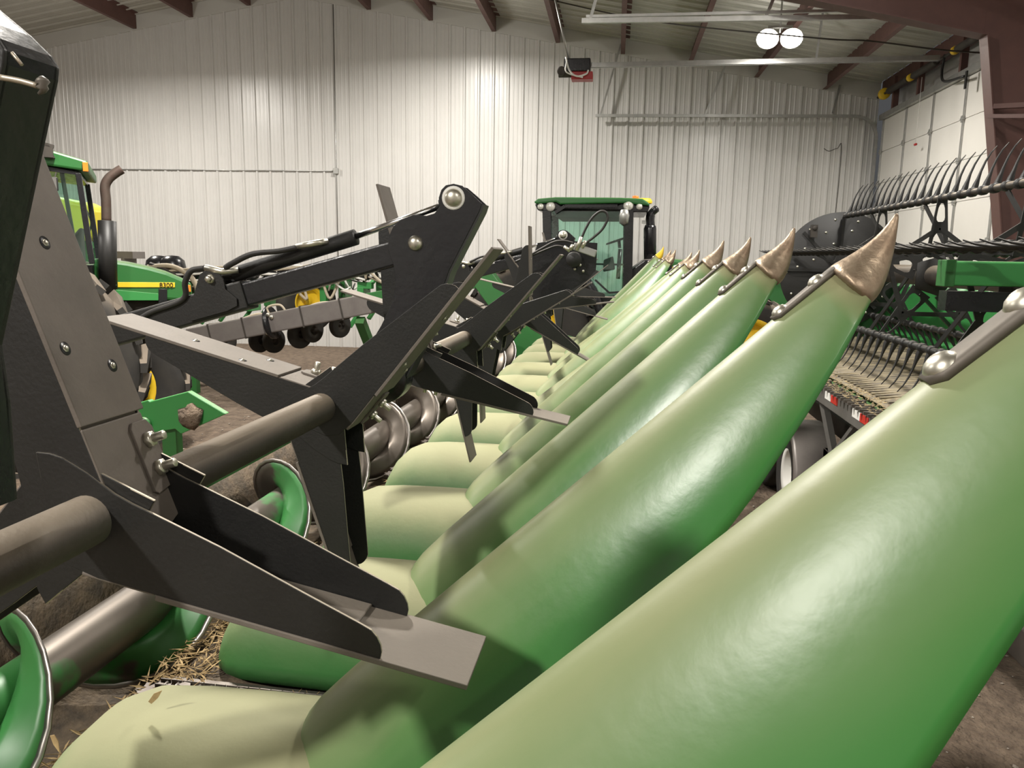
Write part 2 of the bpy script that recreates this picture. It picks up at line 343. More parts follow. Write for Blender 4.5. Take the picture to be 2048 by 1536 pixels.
for y0 in (0.6, 1.7, 3.4, 4.6): sp.cyl((-0.12, y0, DZ + 0.42), (0, 1, 0), 0.055, 0.95, 16)
sp.build('torsion_spring', M['dark'], dr)
cn = MB()
for y0 in (0.2, DY1 - DY0 - 0.4): cn.cyl((-0.12, y0, DZ + 0.42), (0, 1, 0), 0.10, 0.10, 20)
for y0 in (1.6, 2.7, 4.45): cn.cyl((-0.12, y0, DZ + 0.42), (0, 1, 0), 0.06, 0.08, 16)
cn.build('cable_drum', M['yellow'], dr)
hb = MB(); hb.box((0.12, (DY1 - DY0) / 2, DZ + 0.68), (0.10, DY1 - DY0, 0.20)); 
for y0 in (0.3, 1.65, 2.75, 4.4, 5.6): hb.box((0.02, y0, DZ + 0.38), (0.10, 0.07, 0.60))
hb.build('header_framing', M['red'], dr, bevel=0.004)
br = MB()
for y0 in (3.1,):
    br.tube(spline([(-0.12, y0, DZ + 0.45), (-0.14, y0, DZ + 0.2), (-0.16, y0 - 0.2, DZ + 0.02), (-0.16, y0 - 0.9, DZ - 0.06)], 5), 0.02, 8)
    br.box((-0.16, y0 - 0.95, DZ - 0.12), (0.02, 0.05, 0.24))
br.build('draw_arm', M['black'], dr)
rc = MB(); rc.tube([(-0.14, 3.9, DZ + 0.3), (-0.14, 3.9, DZ - 0.72)], 0.004, 6); rc.build('release_cord', M['white'], dr)
rc = MB(); rc.cyl((-0.14, 3.87, DZ - 0.75), (0, 1, 0), 0.02, 0.06, 8); rc.build('cord_handle', M['redl'], dr)

# portal frame at the right edge
pf = empty('steel_portal_frame', (XR, 9.5, 0), label='dark red tapered steel column and rafter at the right edge beside the overhead door', cat='steel frame')
cxb, cxt = -0.25, -1.05; ztop = 2.45 + HC
def xin(z): return cxb + (cxt - cxb) * z / ztop
c = MB(); c.prism([(xin(0), 0), (xin(ztop), ztop), (xin(ztop), ztop + 0.45), (0.15, zroof(XR) - 0.25), (0.15, 0)], (0, 0, 0), (1, 0, 0), (0, 0, 1), (0, 1, 0), -0.006, 0.006); c.build('column_web', M['red'], pf)
c = MB(); c.beam((xin(0), 0, 0), (xin(ztop), 0, ztop), 0.20, 0.014, (1, 0, 0)); c.build('column_flange', M['red'], pf, bevel=0.002)
c = MB(); c.box((0.16, 0, 2.6), (0.014, 0.20, 5.2)); c.build('column_flange', M['red'], pf)
xa = -9.0; za = ztop + 0.215 * 7.9
c = MB(); c.prism([(xin(ztop), ztop), (0.15, ztop), (0.15, zroof(XR) - 0.26), (xa, zroof(XR + xa) - 0.26), (xa, za)], (0, 0, 0), (1, 0, 0), (0, 0, 1), (0, 1, 0), -0.005, 0.005); c.build('rafter_web', M['red'], pf)
c = MB(); c.beam((xin(ztop), 0, ztop), (xa, 0, za), 0.20, 0.014); c.build('rafter_flange', M['red'], pf)
c = MB(); c.beam((-0.1, -0.12, ztop - 0.05), (-2.2, -2.6, zroof(XR - 2.2) - 0.3), 0.05, 0.05)
c.beam((-0.9, -0.1, ztop - 0.75), (0.12, -1.3, ztop - 0.9), 0.07, 0.05); c.beam((-0.95, -0.1, ztop - 0.85), (0.2, -3.0, ztop - 1.35), 0.05, 0.04)
c.build('flange_brace', M['red'], pf)

# lamp fixtures (one at each lamp); the twin lamp over the door tracks is the one in view
def fixture(x, y, z, label, twin=False):
    t = empty('high_bay_light', (x, y, z), label=label, cat='ceiling light', group=None)
    zr = zroof(x) - z
    s = MB(); s.tube([(0, 0, 0.08), (0, 0, zr - 0.2)], 0.012, 8); s.build('stem', M['galv'], t)
    for dx in ((-0.17, 0.17) if twin else (0,)):
        r = 0.16 if twin else 0.2; ax = Vector((0.12, 0.62, 0.60)) if twin else Vector((0, 0, 1))
        hs = MB(); hs.lathe([(0.0, 0.17), (0.05, 0.17), (0.06, 0.1), (r * 0.9, 0.03), (r, 0.0), (r - 0.01, -0.0), (r * 0.85, 0.028), (0.03, 0.09)], (dx, 0, 0), ax, 24); hs.build('reflector', M['galv'], t)
        l = MB(); l.lathe([(0, -0.03), (r * 0.6, -0.02), (r - 0.015, 0.0), (r - 0.02, 0.02), (0, 0.02)], (dx, 0, 0), ax, 24); l.build('lens', M['glow'], t)
    if twin: s = MB(); s.box((0, 0, 0.16), (0.34, 0.05, 0.03)); s.build('crossbar', M['galv'], t)
    return t
for i, (x, y, z, en) in enumerate(LAMPS[:4]):
    lab = 'twin round high bay lamp, lit, hanging over the overhead door tracks' if i == 0 else ['', 'lit high bay lamp above the black reel', 'lit high bay lamp over the far left machines', 'lit high bay lamp near the roof peak by the back wall'][i]
    fixture(x, y, z + 0.02, lab, i == 0)

# conduit on the back wall
cp = at(672, 342, Y=WB - 0.05); cl = at(176, 333, Y=WB - 0.05)
t = empty('wall_conduit', cp, label='thin grey conduit running along the white ribbed back wall to a small box', cat='conduit')
b = MB(); b.tube([(-6.2, 0.02, 0.03), (-0.02, 0.02, 0.0)], 0.011, 8); b.build('horizontal_pipe', M['galv'], t)
b = MB(); b.tube([(0, 0.02, zline(cp.x) - cp.z - 0.02), (0, 0.02, -cp.z + 0.3)], 0.011, 8); b.build('vertical_pipe', M['galv'], t)
b = MB().box((0, 0, 0), (0.11, 0.06, 0.12)); b.build('junction_box', M['galv'], t, bevel=0.006)
pb = at(1648, 297, Y=WB - 0.04)
b = MB(); b.tube(spline([pb, pb + Vector((0.1, 0, -0.05)), pb + Vector((0.25, 0, 0.0)), pb + Vector((0.33, 0, -0.08)), pb + Vector((0.30, 0, -2.2))], 6), 0.006, 6)
tag(b.build('wall_wire', M['dark']), 'thin dark wire looping and dropping down the back wall beside the overhead door', 'wire')
b = MB(); A = at(1290, 40, Y=13.5); B_ = at(1620, 75, Y=11.0); C_ = at(1740, 82, Y=10.8); D_ = at(1885, 100, Y=10.3)
b.tube(spline([(A.x - 2.2, 13.5, A.z + 0.5), A, B_, C_, D_, (XR - 0.3, 10.2, D_.z - 0.1)], 8), 0.010, 6)
tag(b.build('overhead_cable', M['dark']), 'black power cable strung under the purlins towards the overhead door', 'cable')

# opener with its rail
ro_ = at(1180, 131, Y=13.05); t = empty('door_opener', (ro_.x - 0.0, 13.05, ro_.z), label='black garage door opener motor with red cover at the end of a long rail', cat='garage door opener')
L_ = XR - ro_.x - 0.2
b = MB(); b.beam((0, -0.03, 0), (L_, -0.03, 0.03), 0.03, 0.07); b.beam((0, 0.03, 0), (L_, 0.03, 0.03), 0.03, 0.07); b.build('opener_rail', M['galv'], t)
b = MB(); b.box((-0.2, 0, -0.01), (0.42, 0.24, 0.20)); b.build('motor_box', M['blackgloss'], t, bevel=0.015)
b = MB(); b.box((-0.12, 0, -0.17), (0.34, 0.22, 0.12)); b.build('red_cover', M['redl'], t, bevel=0.01)
b = MB(); b.cyl((-0.5, -0.02, -0.1), (1, 0, 0), 0.085, 0.22, 16); b.cyl((-0.45, -0.13, -0.1), (0, 1, 0), 0.07, 0.06, 16); b.build('motor_can', M['dark'], t)
b = MB(); b.tube(spline([(-0.38, -0.14, 0.1), (-0.32, -0.18, -0.1), (-0.2, -0.18, -0.2), (-0.05, -0.15, -0.16), (-0.02, -0.13, -0.1)], 6), 0.014, 8); b.tube(spline([(-0.36, -0.15, 0.05), (-0.36, -0.2, -0.14), (-0.1, -0.18, -0.22)], 6), 0.012, 8); b.build('power_cord', M['white'], t)
b = MB(); b.tube([(-0.34, 0, 0.08), (-0.62, 0.0, zroof(ro_.x) - ro_.z - 0.25)], 0.018, 6); b.build('hanger', M['galv'], t)
b = MB(); b.beam((L_ * 0.66, 0, 0.03), (L_ * 0.66 + 0.05, 0, 0.75), 0.03, 0.03); b.build('hanger', M['galv'], t)

# ------------------------------------------------------------------ corn header frame: u forward (to the right), l along the header, w up; one unit = one 30 inch row
S = 0.762; HROT = -math.radians(1.07); LD = Vector((math.sin(-HROT), math.cos(HROT), 0)); UD = Vector((math.cos(HROT), -math.sin(-HROT), 0)); WD = Vector((0, 0, 1))
U0, L0 = -1.4, 6.75
HO = CAM + UD * (U0 * S) + LD * (L0 * S); HO.z = 0
def H(u, w, l): return Vector(((u - U0) * S, (l - L0) * S, HC + w * S))
def onl(x, y, l):
    """header point on the cross-section plane l seen at a photo pixel -> (u, w)"""
    d = ray(x, y); t = l * S / d.dot(LD); q = d * t; return (q.dot(UD) / S, q.z / S)
def hl(x, y, l): u, w_ = onl(x, y, l); return H(u, w_, l)
def hroot(name, label, cat, group=None): return empty(name, HO, HROT, label, cat, group)

corn = hroot('corn_header', 'long green corn harvesting header with raised pointed snouts running the length of the shed', 'corn header')
def interp(tab, t):
    for (a, *va), (b, *vb) in zip(tab, tab[1:]):
        if t <= b:
            k = max(0.0, (t - a) / (b - a)); return [x + (y - x) * k for x, y in zip(va, vb)]
    return tab[-1][1:]
AX, AN = (0.727, 0.687), (0.687, -0.727)
CAPT = (0.431, -0.014)
def snout_rows(scale_w=1.0):
    tab = [(0, .072, .088), (.12, .112, .13), (.25, .145, .17), (.45, .188, .225), (.8, .235, .30), (1.2, .275, .37), (1.6, .30, .42)]
    rows = []; n = 14
    secs = []
    for i in range(25):
        t = 1.50 * i / 24; hw, dp = interp(tab, t)
        secs.append((CAPT[0] - AX[0] * t, CAPT[1] - AX[1] * t, AN, hw, dp))
    for (u, w_, dx, hw, dp) in ((-.708, -1.094, .52, .295, .405), (-.752, -1.14, .35, .292, .39), (-.785, -1.185, .2, .285, .37), (-.808, -1.24, .1, .27, .33), (-.82, -1.31, 0, .25, .27)):
        L_ = math.hypot(dx, 1); secs.append((u, w_, (dx / L_, -1 / L_), hw, dp))
    for (u, w_, D, hw, dp) in secs:
        r = []
        for k in range(-n, n + 1):
            q = k / n; a_ = abs(q); c_ = 0.30
            x = hw * math.copysign(1.32 * a_ - 0.32 * a_ ** 3, q) * scale_w; d = dp * (math.sqrt(a_ * a_ + c_ * c_) - c_) / (math.sqrt(1 + c_ * c_) - c_)
            r.append(((u + D[0] * d), (w_ + D[1] * d), x))
        rows.append(r)
    return rows
PV = (-.74, -1.12)                                            # snout pivot, also each snout's own origin
def hp_(u, w_, l): return ((u - PV[0]) * S, l * S, (w_ - PV[1]) * S)
def make_snout(tipmat, yellow=False):
    b = MB(); b.grid([[hp_(u, w_, x) for (u, w_, x) in r] for r in snout_rows()])
    o = b.build('divider_snout', M['snout'], corn, solid=0.006)
    # cast tip
    rows = []
    for t, top, dp, hw in ((-.014, -.006, .106, .082), (0.0, -.010, .117, .088), (.02, -.006, .113, .073), (.045, -.001, .100, .055), (.075, .003, .078, .038), (.105, .004, .054, .025), (.13, .001, .035, .016), (.15, -.004, .020, .010), (.166, -.008, .009, .005)):
        cu, cw = CAPT[0] + AX[0] * t + AN[0] * top, CAPT[1] + AX[1] * t + AN[1] * top; r = []
        for k in range(16):
            th = 2 * PI * k / 16; c_, s_ = math.cos(th), math.sin(th)
            d = dp * (1 - c_) / 2; x = hw * s_ * (0.75 + 0.25 * (1 - c_) / 2)
            r.append(hp_(cu + AN[0] * d, cw + AN[1] * d, x))
        rows.append(r)
    b = MB(); b.grid(rows, closed_u=True); n = len(b.v)
    b.f.append(list(range(16))[::-1]); b.sm.append(False); b.f.append([n - 16 + i for i in range(16)]); b.sm.append(True)
    t = b.build('snout_tip', tipmat, o, sub=1)
    if yellow: tag(t, 'yellow tip')
    s = MB(); P = []
    for tt in [0.0, .03, .06, .09, .12, .15, .165]:
        P.append((CAPT[0] - AX[0] * tt - AN[0] * .006, CAPT[1] - AX[1] * tt - AN[1] * .006))
    rows = []
    for i, (u, w_) in enumerate(P):
        hw = .022 if i < len(P) - 1 else .012
        rows.append([hp_(u + AN[0] * d, w_ + AN[1] * d, x) for x, d in ((-hw, .012), (-hw, .003), (-hw * .6, 0), (hw * .6, 0), (hw, .003), (hw, .012))])
    s.grid(rows); s.build('wear_strap', M['strap'], o, solid=0.003)
    for tt in (.045, .142):
        c_ = Vector(hp_(CAPT[0] - AX[0] * tt - AN[0] * .004, CAPT[1] - AX[1] * tt - AN[1] * .004, 0))
        q = MB(); q.lathe([(0.0, .009), (.006, .0085), (.011, .006), (.0145, .002), (.0155, -.002)], c_, (-AN[0], 0, -AN[1]), 16); q.build('carriage_bolt', M['zinc'], o)
    return o
SN = 12
sn0 = make_snout(M['tip'])
snend = make_snout(M['yellow'], True)
for k in range(SN):
    l = .754 + k + (0.09 if k == 0 else 0)
    if k == 0: o = sn0
    elif k == SN - 1: o = snend
    else: o = copy_tree(sn0, corn)
    o.location = H(PV[0], PV[1], l)
    rot = {0: 0.3, 1: 0, 2: 0.4, 3: 0.2, 4: 0.5, 5: -4.5, 6: -1.0, 7: -1.5, 8: -5.5, 9: 0.6, 10: 0.9, 11: 3.6}[k]
    o.rotation_euler = (0, -math.radians(rot), 0)
# row hoods
def make_hood():
    b = MB(); n = 12; rows = []
    for (u, w_, hw, e) in ((-1.540, -1.545, .10, .6), (-1.53, -1.50, .16, .7), (-1.50, -1.42, .21, .8), (-1.45, -1.325, .25, .9), (-1.38, -1.258, .275, .95), (-1.29, -1.218, .285, 1), (-1.15, -1.206, .29, 1), (-.95, -1.203, .295, 1), (-.75, -1.205, .30, 1), (-.60, -1.235, .30, 1), (-.5, -1.30, .29, 1)):
        dp = w_ + 1.575; r = []
        for k in range(-n, n + 1):
            th = PI / 2 * k / n; x = hw * math.copysign(abs(math.sin(th)) ** 0.85, th); d = dp * (1 - math.cos(th) ** 0.82)
            r.append(((u + .9) * S, x * S, (w_ + 1.2 - d) * S))
        rows.append(r)
    b.grid(rows); o = b.build('row_hood', M['hood'], corn, solid=0.006)
    q = MB(); q.lathe([(0.0, .008), (.006, .0075), (.011, .004), (.012, 0)], ((-1.535 + .9) * S, .12 * S, (-1.50 + 1.2) * S), (-.7, .5, .4), 12); q.build('carriage_bolt', M['zinc'], o)
    return o
h0 = make_hood()
for k in range(SN):
    o = h0 if k == 0 else copy_tree(h0, corn)
    o.location = H(-.9, -1.2, .754 + k)
# deck under the rows, gathering chains
b = MB()
b.prism([(-1.63, -1.60), (-.45, -1.62), (-.25, -1.95), (-1.63, -1.95)], H(0, 0, .3) - Vector((0, 0, 0)), (S, 0, 0), (0, 0, S), (0, 1, 0), 0, 11.8 * S)
b.build('row_unit_deck', M['grime'], corn)
def make_chain():
    P = []
    for i in range(40):
        t = i / 40 * 2
        if t < 1: P.append((-1.58 + .95 * t, -.085))
        else: P.append((-.63 - .95 * (t - 1), .085))
    b = MB(); lug = MB()
    for sgn in (-1, 1):
        for i in range(26):
            u = -1.62 + i * .043; y = sgn * .115
            b.box(((u + 1.1) * S, (y - .018) * S, .006), (.030, .003, .018)); b.box(((u + 1.1) * S, (y + .018) * S, .006), (.030, .003, .018)); b.cyl(((u + 1.1 + .01) * S, (y - .02) * S, .006), (0, 1, 0), .0055, .04 * S, 8)
            if i % 5 == 2:
                b.prism([(0, 0), (.018, -.002), (.046, -.052), (.030, -.050), (.010, -.022), (-.012, -.014)] if sgn > 0 else [(0, 0), (.018, .002), (.046, .052), (.030, .050), (.010, .022), (-.012, .014)], ((u + 1.1) * S, y * S, .008), (1, 0, 0), (0, 1, 0), (0, 0, 1), 0, .012)
        b.box((0.0, (sgn * .165) * S, -.012), (.80, .05, .008))
    o = b.build('gathering_chain', M['chain'], corn); pass
    s = MB(); 
    for sgn in (-1, 1):
        pts = []
        for k in range(18):
            a = 2 * PI * k / 18; r = .055 if k % 2 else .040; pts.append((r * math.cos(a), r * math.sin(a)))
        s.prism(pts, ((-1.63 + 1.1) * S, sgn * .07 * S, -.004), (1, 0, 0), (0, 1, 0), (0, 0, 1), 0, .010)
    s.build('sprocket', M['chain'], o)
    return o
c0 = make_chain()
for k in range(SN):
    o = c0 if k == 0 else copy_tree(c0, corn)
    o.location = H(-1.1, -1.565, 1.254 + k - 1)
# trough behind the hoods, back beam, end sheet
AU = (-1.90, -1.42)
b = MB(); rows = []
prof = [(-1.55, -1.60), (-1.64, -1.605)] + [(AU[0] + .33 * math.cos(math.radians(a)), AU[1] + .33 * math.sin(math.radians(a))) for a in range(-60, -176, -10)] + [(-2.28, -1.30)]
b.grid([[H(u, w_, l) for u, w_ in prof] for l in (.1, 12.1)]); b.build('auger_trough', M['grime'], corn, solid=0.006)
b = MB(); b.beam(H(-2.38, -1.36, .1), H(-2.38, -1.36, 12.1), .11, .12); b.build('back_beam', M['green'], corn, bevel=0.006)
b = MB(); b.prism([(-2.5, -1.95), (-2.5, -1.15), (-2.2, -1.02), (-1.45, -1.0), (-1.2, -1.15), (-.6, -1.3), (-.5, -1.95)], H(0, 0, 12.1), (S, 0, 0), (0, 0, S), (0, 1, 0), 0, .02); b.build('end_sheet', M['green'], corn)
# stand under the header so that it rests on the floor
for l in (2.0, 6.4, 11.4):
    b = MB(); b.beam(H(-1.0, -1.95, l), H(-1.0, -2.69, l), .08, .08, (1, 0, 0)); b.beam(H(-2.2, -1.72, l), H(-2.2, -2.69, l), .08, .08, (1, 0, 0)); b.beam(H(-2.3, -1.9, l), H(-.6, -1.93, l), .08, .08)
    b.build('support_frame', M['dark'], corn)
# auger
b = MB(); b.tube([H(AU[0], AU[1], l / 4) for l in range(1, 49)], .102 * S, 32); au = b.build('auger', M['auger'], corn)
b = MB(); rm = MB(); N = 26 * 12; rows = []; rr = []
for i in range(N + 1):
    l = .3 + 11.7 * i / N; a = 2 * PI * (l - 1.819) / .944; c_, s_ = math.cos(a), math.sin(a)
    rows.append([H(AU[0] + r * c_, AU[1] + r * s_, l) for r in (.10, .14, .18, .22, .2535)])
    rr.append([H(AU[0] + r * c_, AU[1] + r * s_, l) for r in (.253, .276)])
b.grid(rows); b.build('auger_flight', M['flight'], au, solid=0.004); rm.grid(rr); tag(rm.build('flight_rim', M['steel'], au, solid=0.004), 'bare silver flight rim')
# crop residue lying in the trough and on the chains: nobody could count it
b = MB(); rnd = random.Random(3)
for i in range(2600):
    k = rnd.random()
    if k < .5: l = rnd.uniform(.6, 3.0); u = rnd.uniform(-1.72, -1.50); w_ = -1.60 + rnd.uniform(0, .05)
    elif k < .8: l = 1.254 + rnd.choice([0, 1, 0, 1, 2]) + rnd.uniform(-.16, .16); u = rnd.uniform(-1.55, -.8); w_ = -1.59 + rnd.uniform(0, .02)
    else: l = rnd.uniform(3, 11.5); u = rnd.uniform(-1.75, -1.58); w_ = -1.64 + rnd.uniform(0, .03)
    c_ = H(u, w_, l); a = rnd.uniform(0, PI * 2); L_ = rnd.uniform(.01, .045); d = Vector((math.cos(a), math.sin(a), rnd.uniform(-.3, .5))) * L_; q = Vector((-math.sin(a), math.cos(a), rnd.uniform(-.4, .4))) * rnd.uniform(.0015, .004)
    b.add([c_ - d, c_ + q, c_ + d, c_ - q + Vector((0, 0, .002))], [(0, 1, 2), (0, 2, 3)])
hk = b.build('corn_husks', M['straw'], None, fix=False, solid=0.001); hk.location = HO; hk.rotation_euler = (0, 0, HROT)
tag(hk, 'tan husk and stalk shreds littering the chains and trough of the green corn header', 'crop residue', kind='stuff')
b = MB()
for (p0, p1, wd) in ((hl(487, 1408, 2.2), hl(520, 1378, 2.2), .006), (hl(105, 1470, 1.2), hl(120, 1505, 1.2), .004), (hl(300, 1405, 1.7), hl(325, 1380, 1.7), .004)):
    d = (p1 - p0).normalized(); q = d.cross(Vector((0, 1, .3))).normalized() * wd
    b.add([p0 - q, p0 + q, (p0 + p1) / 2 + q * 1.3 + Vector((0, 0, .003)), p1, (p0 + p1) / 2 - q * 1.2], [(0, 1, 2, 3, 4)])
ob = b.build('husk_blade', M['straw'], None, solid=0.001); ob.location = HO; ob.rotation_euler = (0, 0, HROT)
tag(ob, 'a few long pale husk blades sticking up beside the near green hood', 'crop residue', kind='stuff')

# ------------------------------------------------------------------ reel of black paddles above the header
HU = (-.885, -.45)
reel = hroot('paddle_reel', 'black reel of wide flat paddles on a long dusty tube above the green corn header', 'reel')
b = MB(); b.tube([H(HU[0], HU[1], .15), H(HU[0], HU[1], 6), H(HU[0], HU[1], 12.2)], .0435 * S, 28); b.build('reel_tube', M['tube'], reel)
GUS = [(-.1083, .0938), (-.0835, .0976), (-.06, .096), (-.038, .0893), (-.012, .081), (.012, .0705), (.041, .058), (.075, .049), (.111, .0423), (.2364, .0162), (.393, -.0232), (.49, -.047), (.513, -.0535), (.524, -.062), (.533, -.0745), (.537, -.086), (.5368, -.099), (.0296, -.099), (-.03, -.09), (-.06, -.06), (-.075, -.01), (-.094, .05)]
def make_paddle():
    b = MB(); b.box((.412 * S, 0, -.1035 * S), (.548 * S, .166 * S, .0095 * S)); o = b.build('paddle', M['plate'], reel, bevel=0.0012)
    for sy in (-1, 1):
        g = MB(); g.prism([(p * S, q * S) for p, q in GUS], (0, sy * .077 * S, 0), (1, 0, 0), (0, 0, 1), (0, 1, 0), -.0024, .0024)
        go = g.build('gusset', [M['black'], M['edge']], o, bevel=0.0008, seg=1)
        for p in go.data.polygons:
            if abs(p.normal.y) < .5: p.material_index = 1
    f = MB(); f.box((.066 * S, 0, -.0985 * S), (.136 * S, .158 * S, .006)); f.box((.30 * S, 0, -.0945 * S), (.34 * S, .146 * S, .004)); f.build('inner_plate', M['plate'], o, bevel=0.003)
    f = MB(); f.prism([(.0, .012), (.11, .012), (.12, .02), (.12, .058), (.105, .07), (.012, .07), (.0, .058), (-.005, .02)], (0, .012, -.1025 * S), (S, 0, 0), (0, S, 0), (0, 0, -1), 0, .005); f.build('clamp_tab', M['plate'], o, bevel=0.001)
    bt = MB()
    def bolt(p, q, z, ax, r=.0085, h=.012):
        x = MB(); x.cyl((p * S, q * S, z), (0, 0, ax), r, h * .6, 6, .2); x.cyl((p * S, q * S, z), (0, 0, ax), r * .55, h * 1.6, 10); return x.build('bolt', M['zinc'], o)
    bolt(.035, .058, -.1025 * S - .004, -1, .011, .018); bolt(.085, .058, -.1025 * S - .004, -1, .011, .018)
    bolt(.24, .03, -.091 * S, 1); bolt(.40, -.03, -.091 * S, 1)
    for p, q in ((.22, .045), (.26, -.05), (.43, .0)):
        x = MB(); x.cyl((p * S, q * S, -.1080 * S), (0, 0, -1), .0085, .0008, 16); rc_ = x.build('recess_shade', M['blackgloss'], o); bolt(p, q, -.1082 * S, -1, .0048, .0022)  # thin black disc paints the shade of a countersunk hole
    return o
PH = [[-11.2, 110, 228.8], [51.5, 165, -72], [-11.2, 106, 230], [50.5, 165, -76], [33, 153, -87], [92, -28, 212], [128, 8, -112], [48, 168, -72], [-14, 106, 226], [40, 160, -80], [0, 120, 240]]
p0 = make_paddle(); first = True
for k, ph in enumerate(PH):
    for ai, a in enumerate(ph):
        o = p0 if first else copy_tree(p0, reel); first = False
        ar = math.radians(a); sn_, sl_ = ((0, 0), (.052, .003), (-.03, .007))[ai]
        o.location = H(HU[0] - sn_ * math.sin(ar), HU[1] + sn_ * math.cos(ar), 1.2 + k + sl_); o.rotation_euler = (0, -ar, 0)
        if ai == 1:
            o.scale = (1.09, 1, 1); f = MB()
            f.prism([(.0, -.073), (.0, .079), (-.04, .079), (-.052, .07), (-.058, .05), (-.062, -.05), (-.05, -.073)], (0, 0, -.0985 * S), (S, 0, 0), (0, S, 0), (0, 0, 1), -.003, .003); f.build('hub_web', M['plate'], o, bevel=0.001)

# reel arms
def reel_arm(l, label, dl=0.0, hose=True):
    def q(x, y, dd=0.0):
        u, w_ = onl(x, y, 2.75); return H(u, w_, l + dd)
    b = MB(); b.beam(q(838, 494), q(300, 644), .075 * S, .088 * S); t = b.build('reel_arm', M['blackgloss'], reel, bevel=0.006); t['label'] = label
    px = [(898, 373), (913, 370), (930, 374), (951, 392), (969, 409), (964, 424), (904, 541), (871, 637), (820, 746), (805, 771), (785, 793), (761, 801), (737, 791), (722, 768), (722, 738), (740, 700), (770, 650), (795, 600), (799, 560), (795, 530), (784, 500), (785, 475), (794, 455), (808, 441), (833, 431), (860, 433), (876, 428), (886, 415), (884, 398), (889, 382)]
    for dd in (-.045, .045):
        b = MB(); b.prism([onl(x, y, 2.75) for x, y in px], H(0, 0, l + dd), (S, 0, 0), (0, 0, S), (0, 1, 0), -.003, .003); g_ = b.build('bracket_plate', M['blackgloss'], t, bevel=0.001)
    b = MB(); P = [q(x, y) for x, y in px[4:13]]; rows = [[p - Vector((0, .047 * S, 0)), p + Vector((0, .047 * S, 0))] for p in P]; b.grid(rows, smooth=False); b.build('bracket_flange', M['black'], t, solid=.006)
    for (x, y, r) in ((913, 398, .0245), (838, 487, .021)):
        c_ = q(x, y, -.045); b = MB(); b.lathe([(0, -.016), (r * .4, -.0155), (r * .8, -.011), (r, -.004), (r, .002)], c_, (0, 1, 0), 24); b.cyl(c_, (0, 1, 0), r * .8, .10 * S, 16); b.build('pin', M['zinc'], t)
        if r > .022: b = MB(); b.lathe([(r, -.004), (r * 1.28, -.004), (r * 1.28, .0)], c_, (0, 1, 0), 24); b.build('washer', M['white'], t)
    c_ = q(770, 752, -.05); b = MB(); b.lathe([(.03, -.012), (.055, -.012), (.058, -.004), (.072, -.004), (.074, .004), (.074, .07), (.03, .07)], c_, (0, 1, 0), 32); b.build('bearing', M['blackgloss'], t)
    b = MB(); b.beam(q(500, 588), q(200, 672), .095 * S, .108 * S); b.build('arm_sleeve', M['black'], t, bevel=0.006)
    for dd in (-.052, .05):
        b = MB(); b.prism([onl(x, y, 2.75) for x, y in ((415, 548), (432, 538), (450, 540), (462, 560), (466, 578), (488, 596), (489, 610), (470, 620), (398, 640), (392, 628), (400, 600))], H(0, 0, l + dd), (S, 0, 0), (0, 0, S), (0, 1, 0), -.003, .003); b.build('cylinder_lug', M['black'], t, bevel=0.001)
    c_ = q(436, 557, -.065); b = MB(); b.cyl(c_, (0, 1, 0), .014, .13 * S, 12, .3); b.cyl(c_ - Vector((0, .01, 0)), (0, 1, 0), .010, .02, 6, .3); b.build('pin', M['zinc'], t)
    b = MB(); b.tube([q(436, 557), q(470, 549), q(470, 549), q(712, 474), q(712, 474)], [.012, .012, .0225, .0225, .018], 20); b.build('cylinder_barrel', M['black'], t)
    b = MB(); b.tube([q(708, 474), q(890, 409)], .0085, 16); b.build('cylinder_rod', M['chrome'], t)
    b = MB(); b.tube([q(882, 412), q(913, 398)], .018, 12); b.build('rod_eye', M['black'], t)
    if hose:
        b = MB(); b.tube([q(602, 494, -.04), q(630, 489, -.05), q(645, 486, -.05), q(662, 483, -.03)], .0085, 8); b.build('hydraulic_fitting', M['zinc'], t)
        b = MB(); b.tube([q(425, 535, -.05), q(458, 543, -.05), q(485, 540, -.03)], .0095, 8); b.build('hydraulic_fitting', M['zinc'], t)
        b = MB(); b.tube(spline([q(606, 494, -.04), q(570, 502, -.05), q(520, 508, -.06), (q(480, 527, -.06)), q(465, 535, -.05)], 6), .0085, 10); b.build('hydraulic_hose', M['hose'], t)
        b = MB(); b.tube(spline([q(425, 535, -.05), q(400, 541, -.06), q(388, 565, -.06), q(386, 590, -.05), q(368, 605, -.05), q(320, 622, -.05), q(290, 640, -.05)], 6), .0085, 10); b.build('hydraulic_hose', M['hose'], t)
    return t
reel_arm(2.75, 'nearer black reel arm with hydraulic cylinder and two domed pins against the white wall')
reel_arm(7.2, 'farther black reel arm with domed pins in front of the tractor cab')
# near end bracket at the left edge
bp = [(-330, -120), (-60, -40), (0, 22), (60, 72), (100, 112), (114, 135), (112, 160), (0, 690), (16, 800), (30, 1000), (-330, 1010)]
for dd in (.0, -.06):
    b = MB(); b.prism([onl(x, y, .70) for x, y in bp], H(0, 0, .70 + dd), (S, 0, 0), (0, 0, S), (0, 1, 0), -.003, .003)
    if dd == 0: t = b.build('end_bracket', M['black'], reel, bevel=0.001); t['label'] = 'large black welded bracket in the upper left corner'
    else: b.build('bracket_plate', M['black'], t, bevel=0.001)
b = MB(); P = [hl(x, y, .70) for x, y in bp[1:10]]; b.grid([[p - Vector((0, .06 * S, 0)), p] for p in P], smooth=False); b.build('bracket_flange', M['blackgloss'], t, solid=.005)
b = MB(); b.tube(spline([hl(2, 155, .632), hl(40, 162, .632), hl(76, 172, .632)], 5), .0022, 6); b.tube([hl(24, 105, .632), hl(44, 130, .632)], .0012, 5); b.build('weld_bead', M['edge'], t)
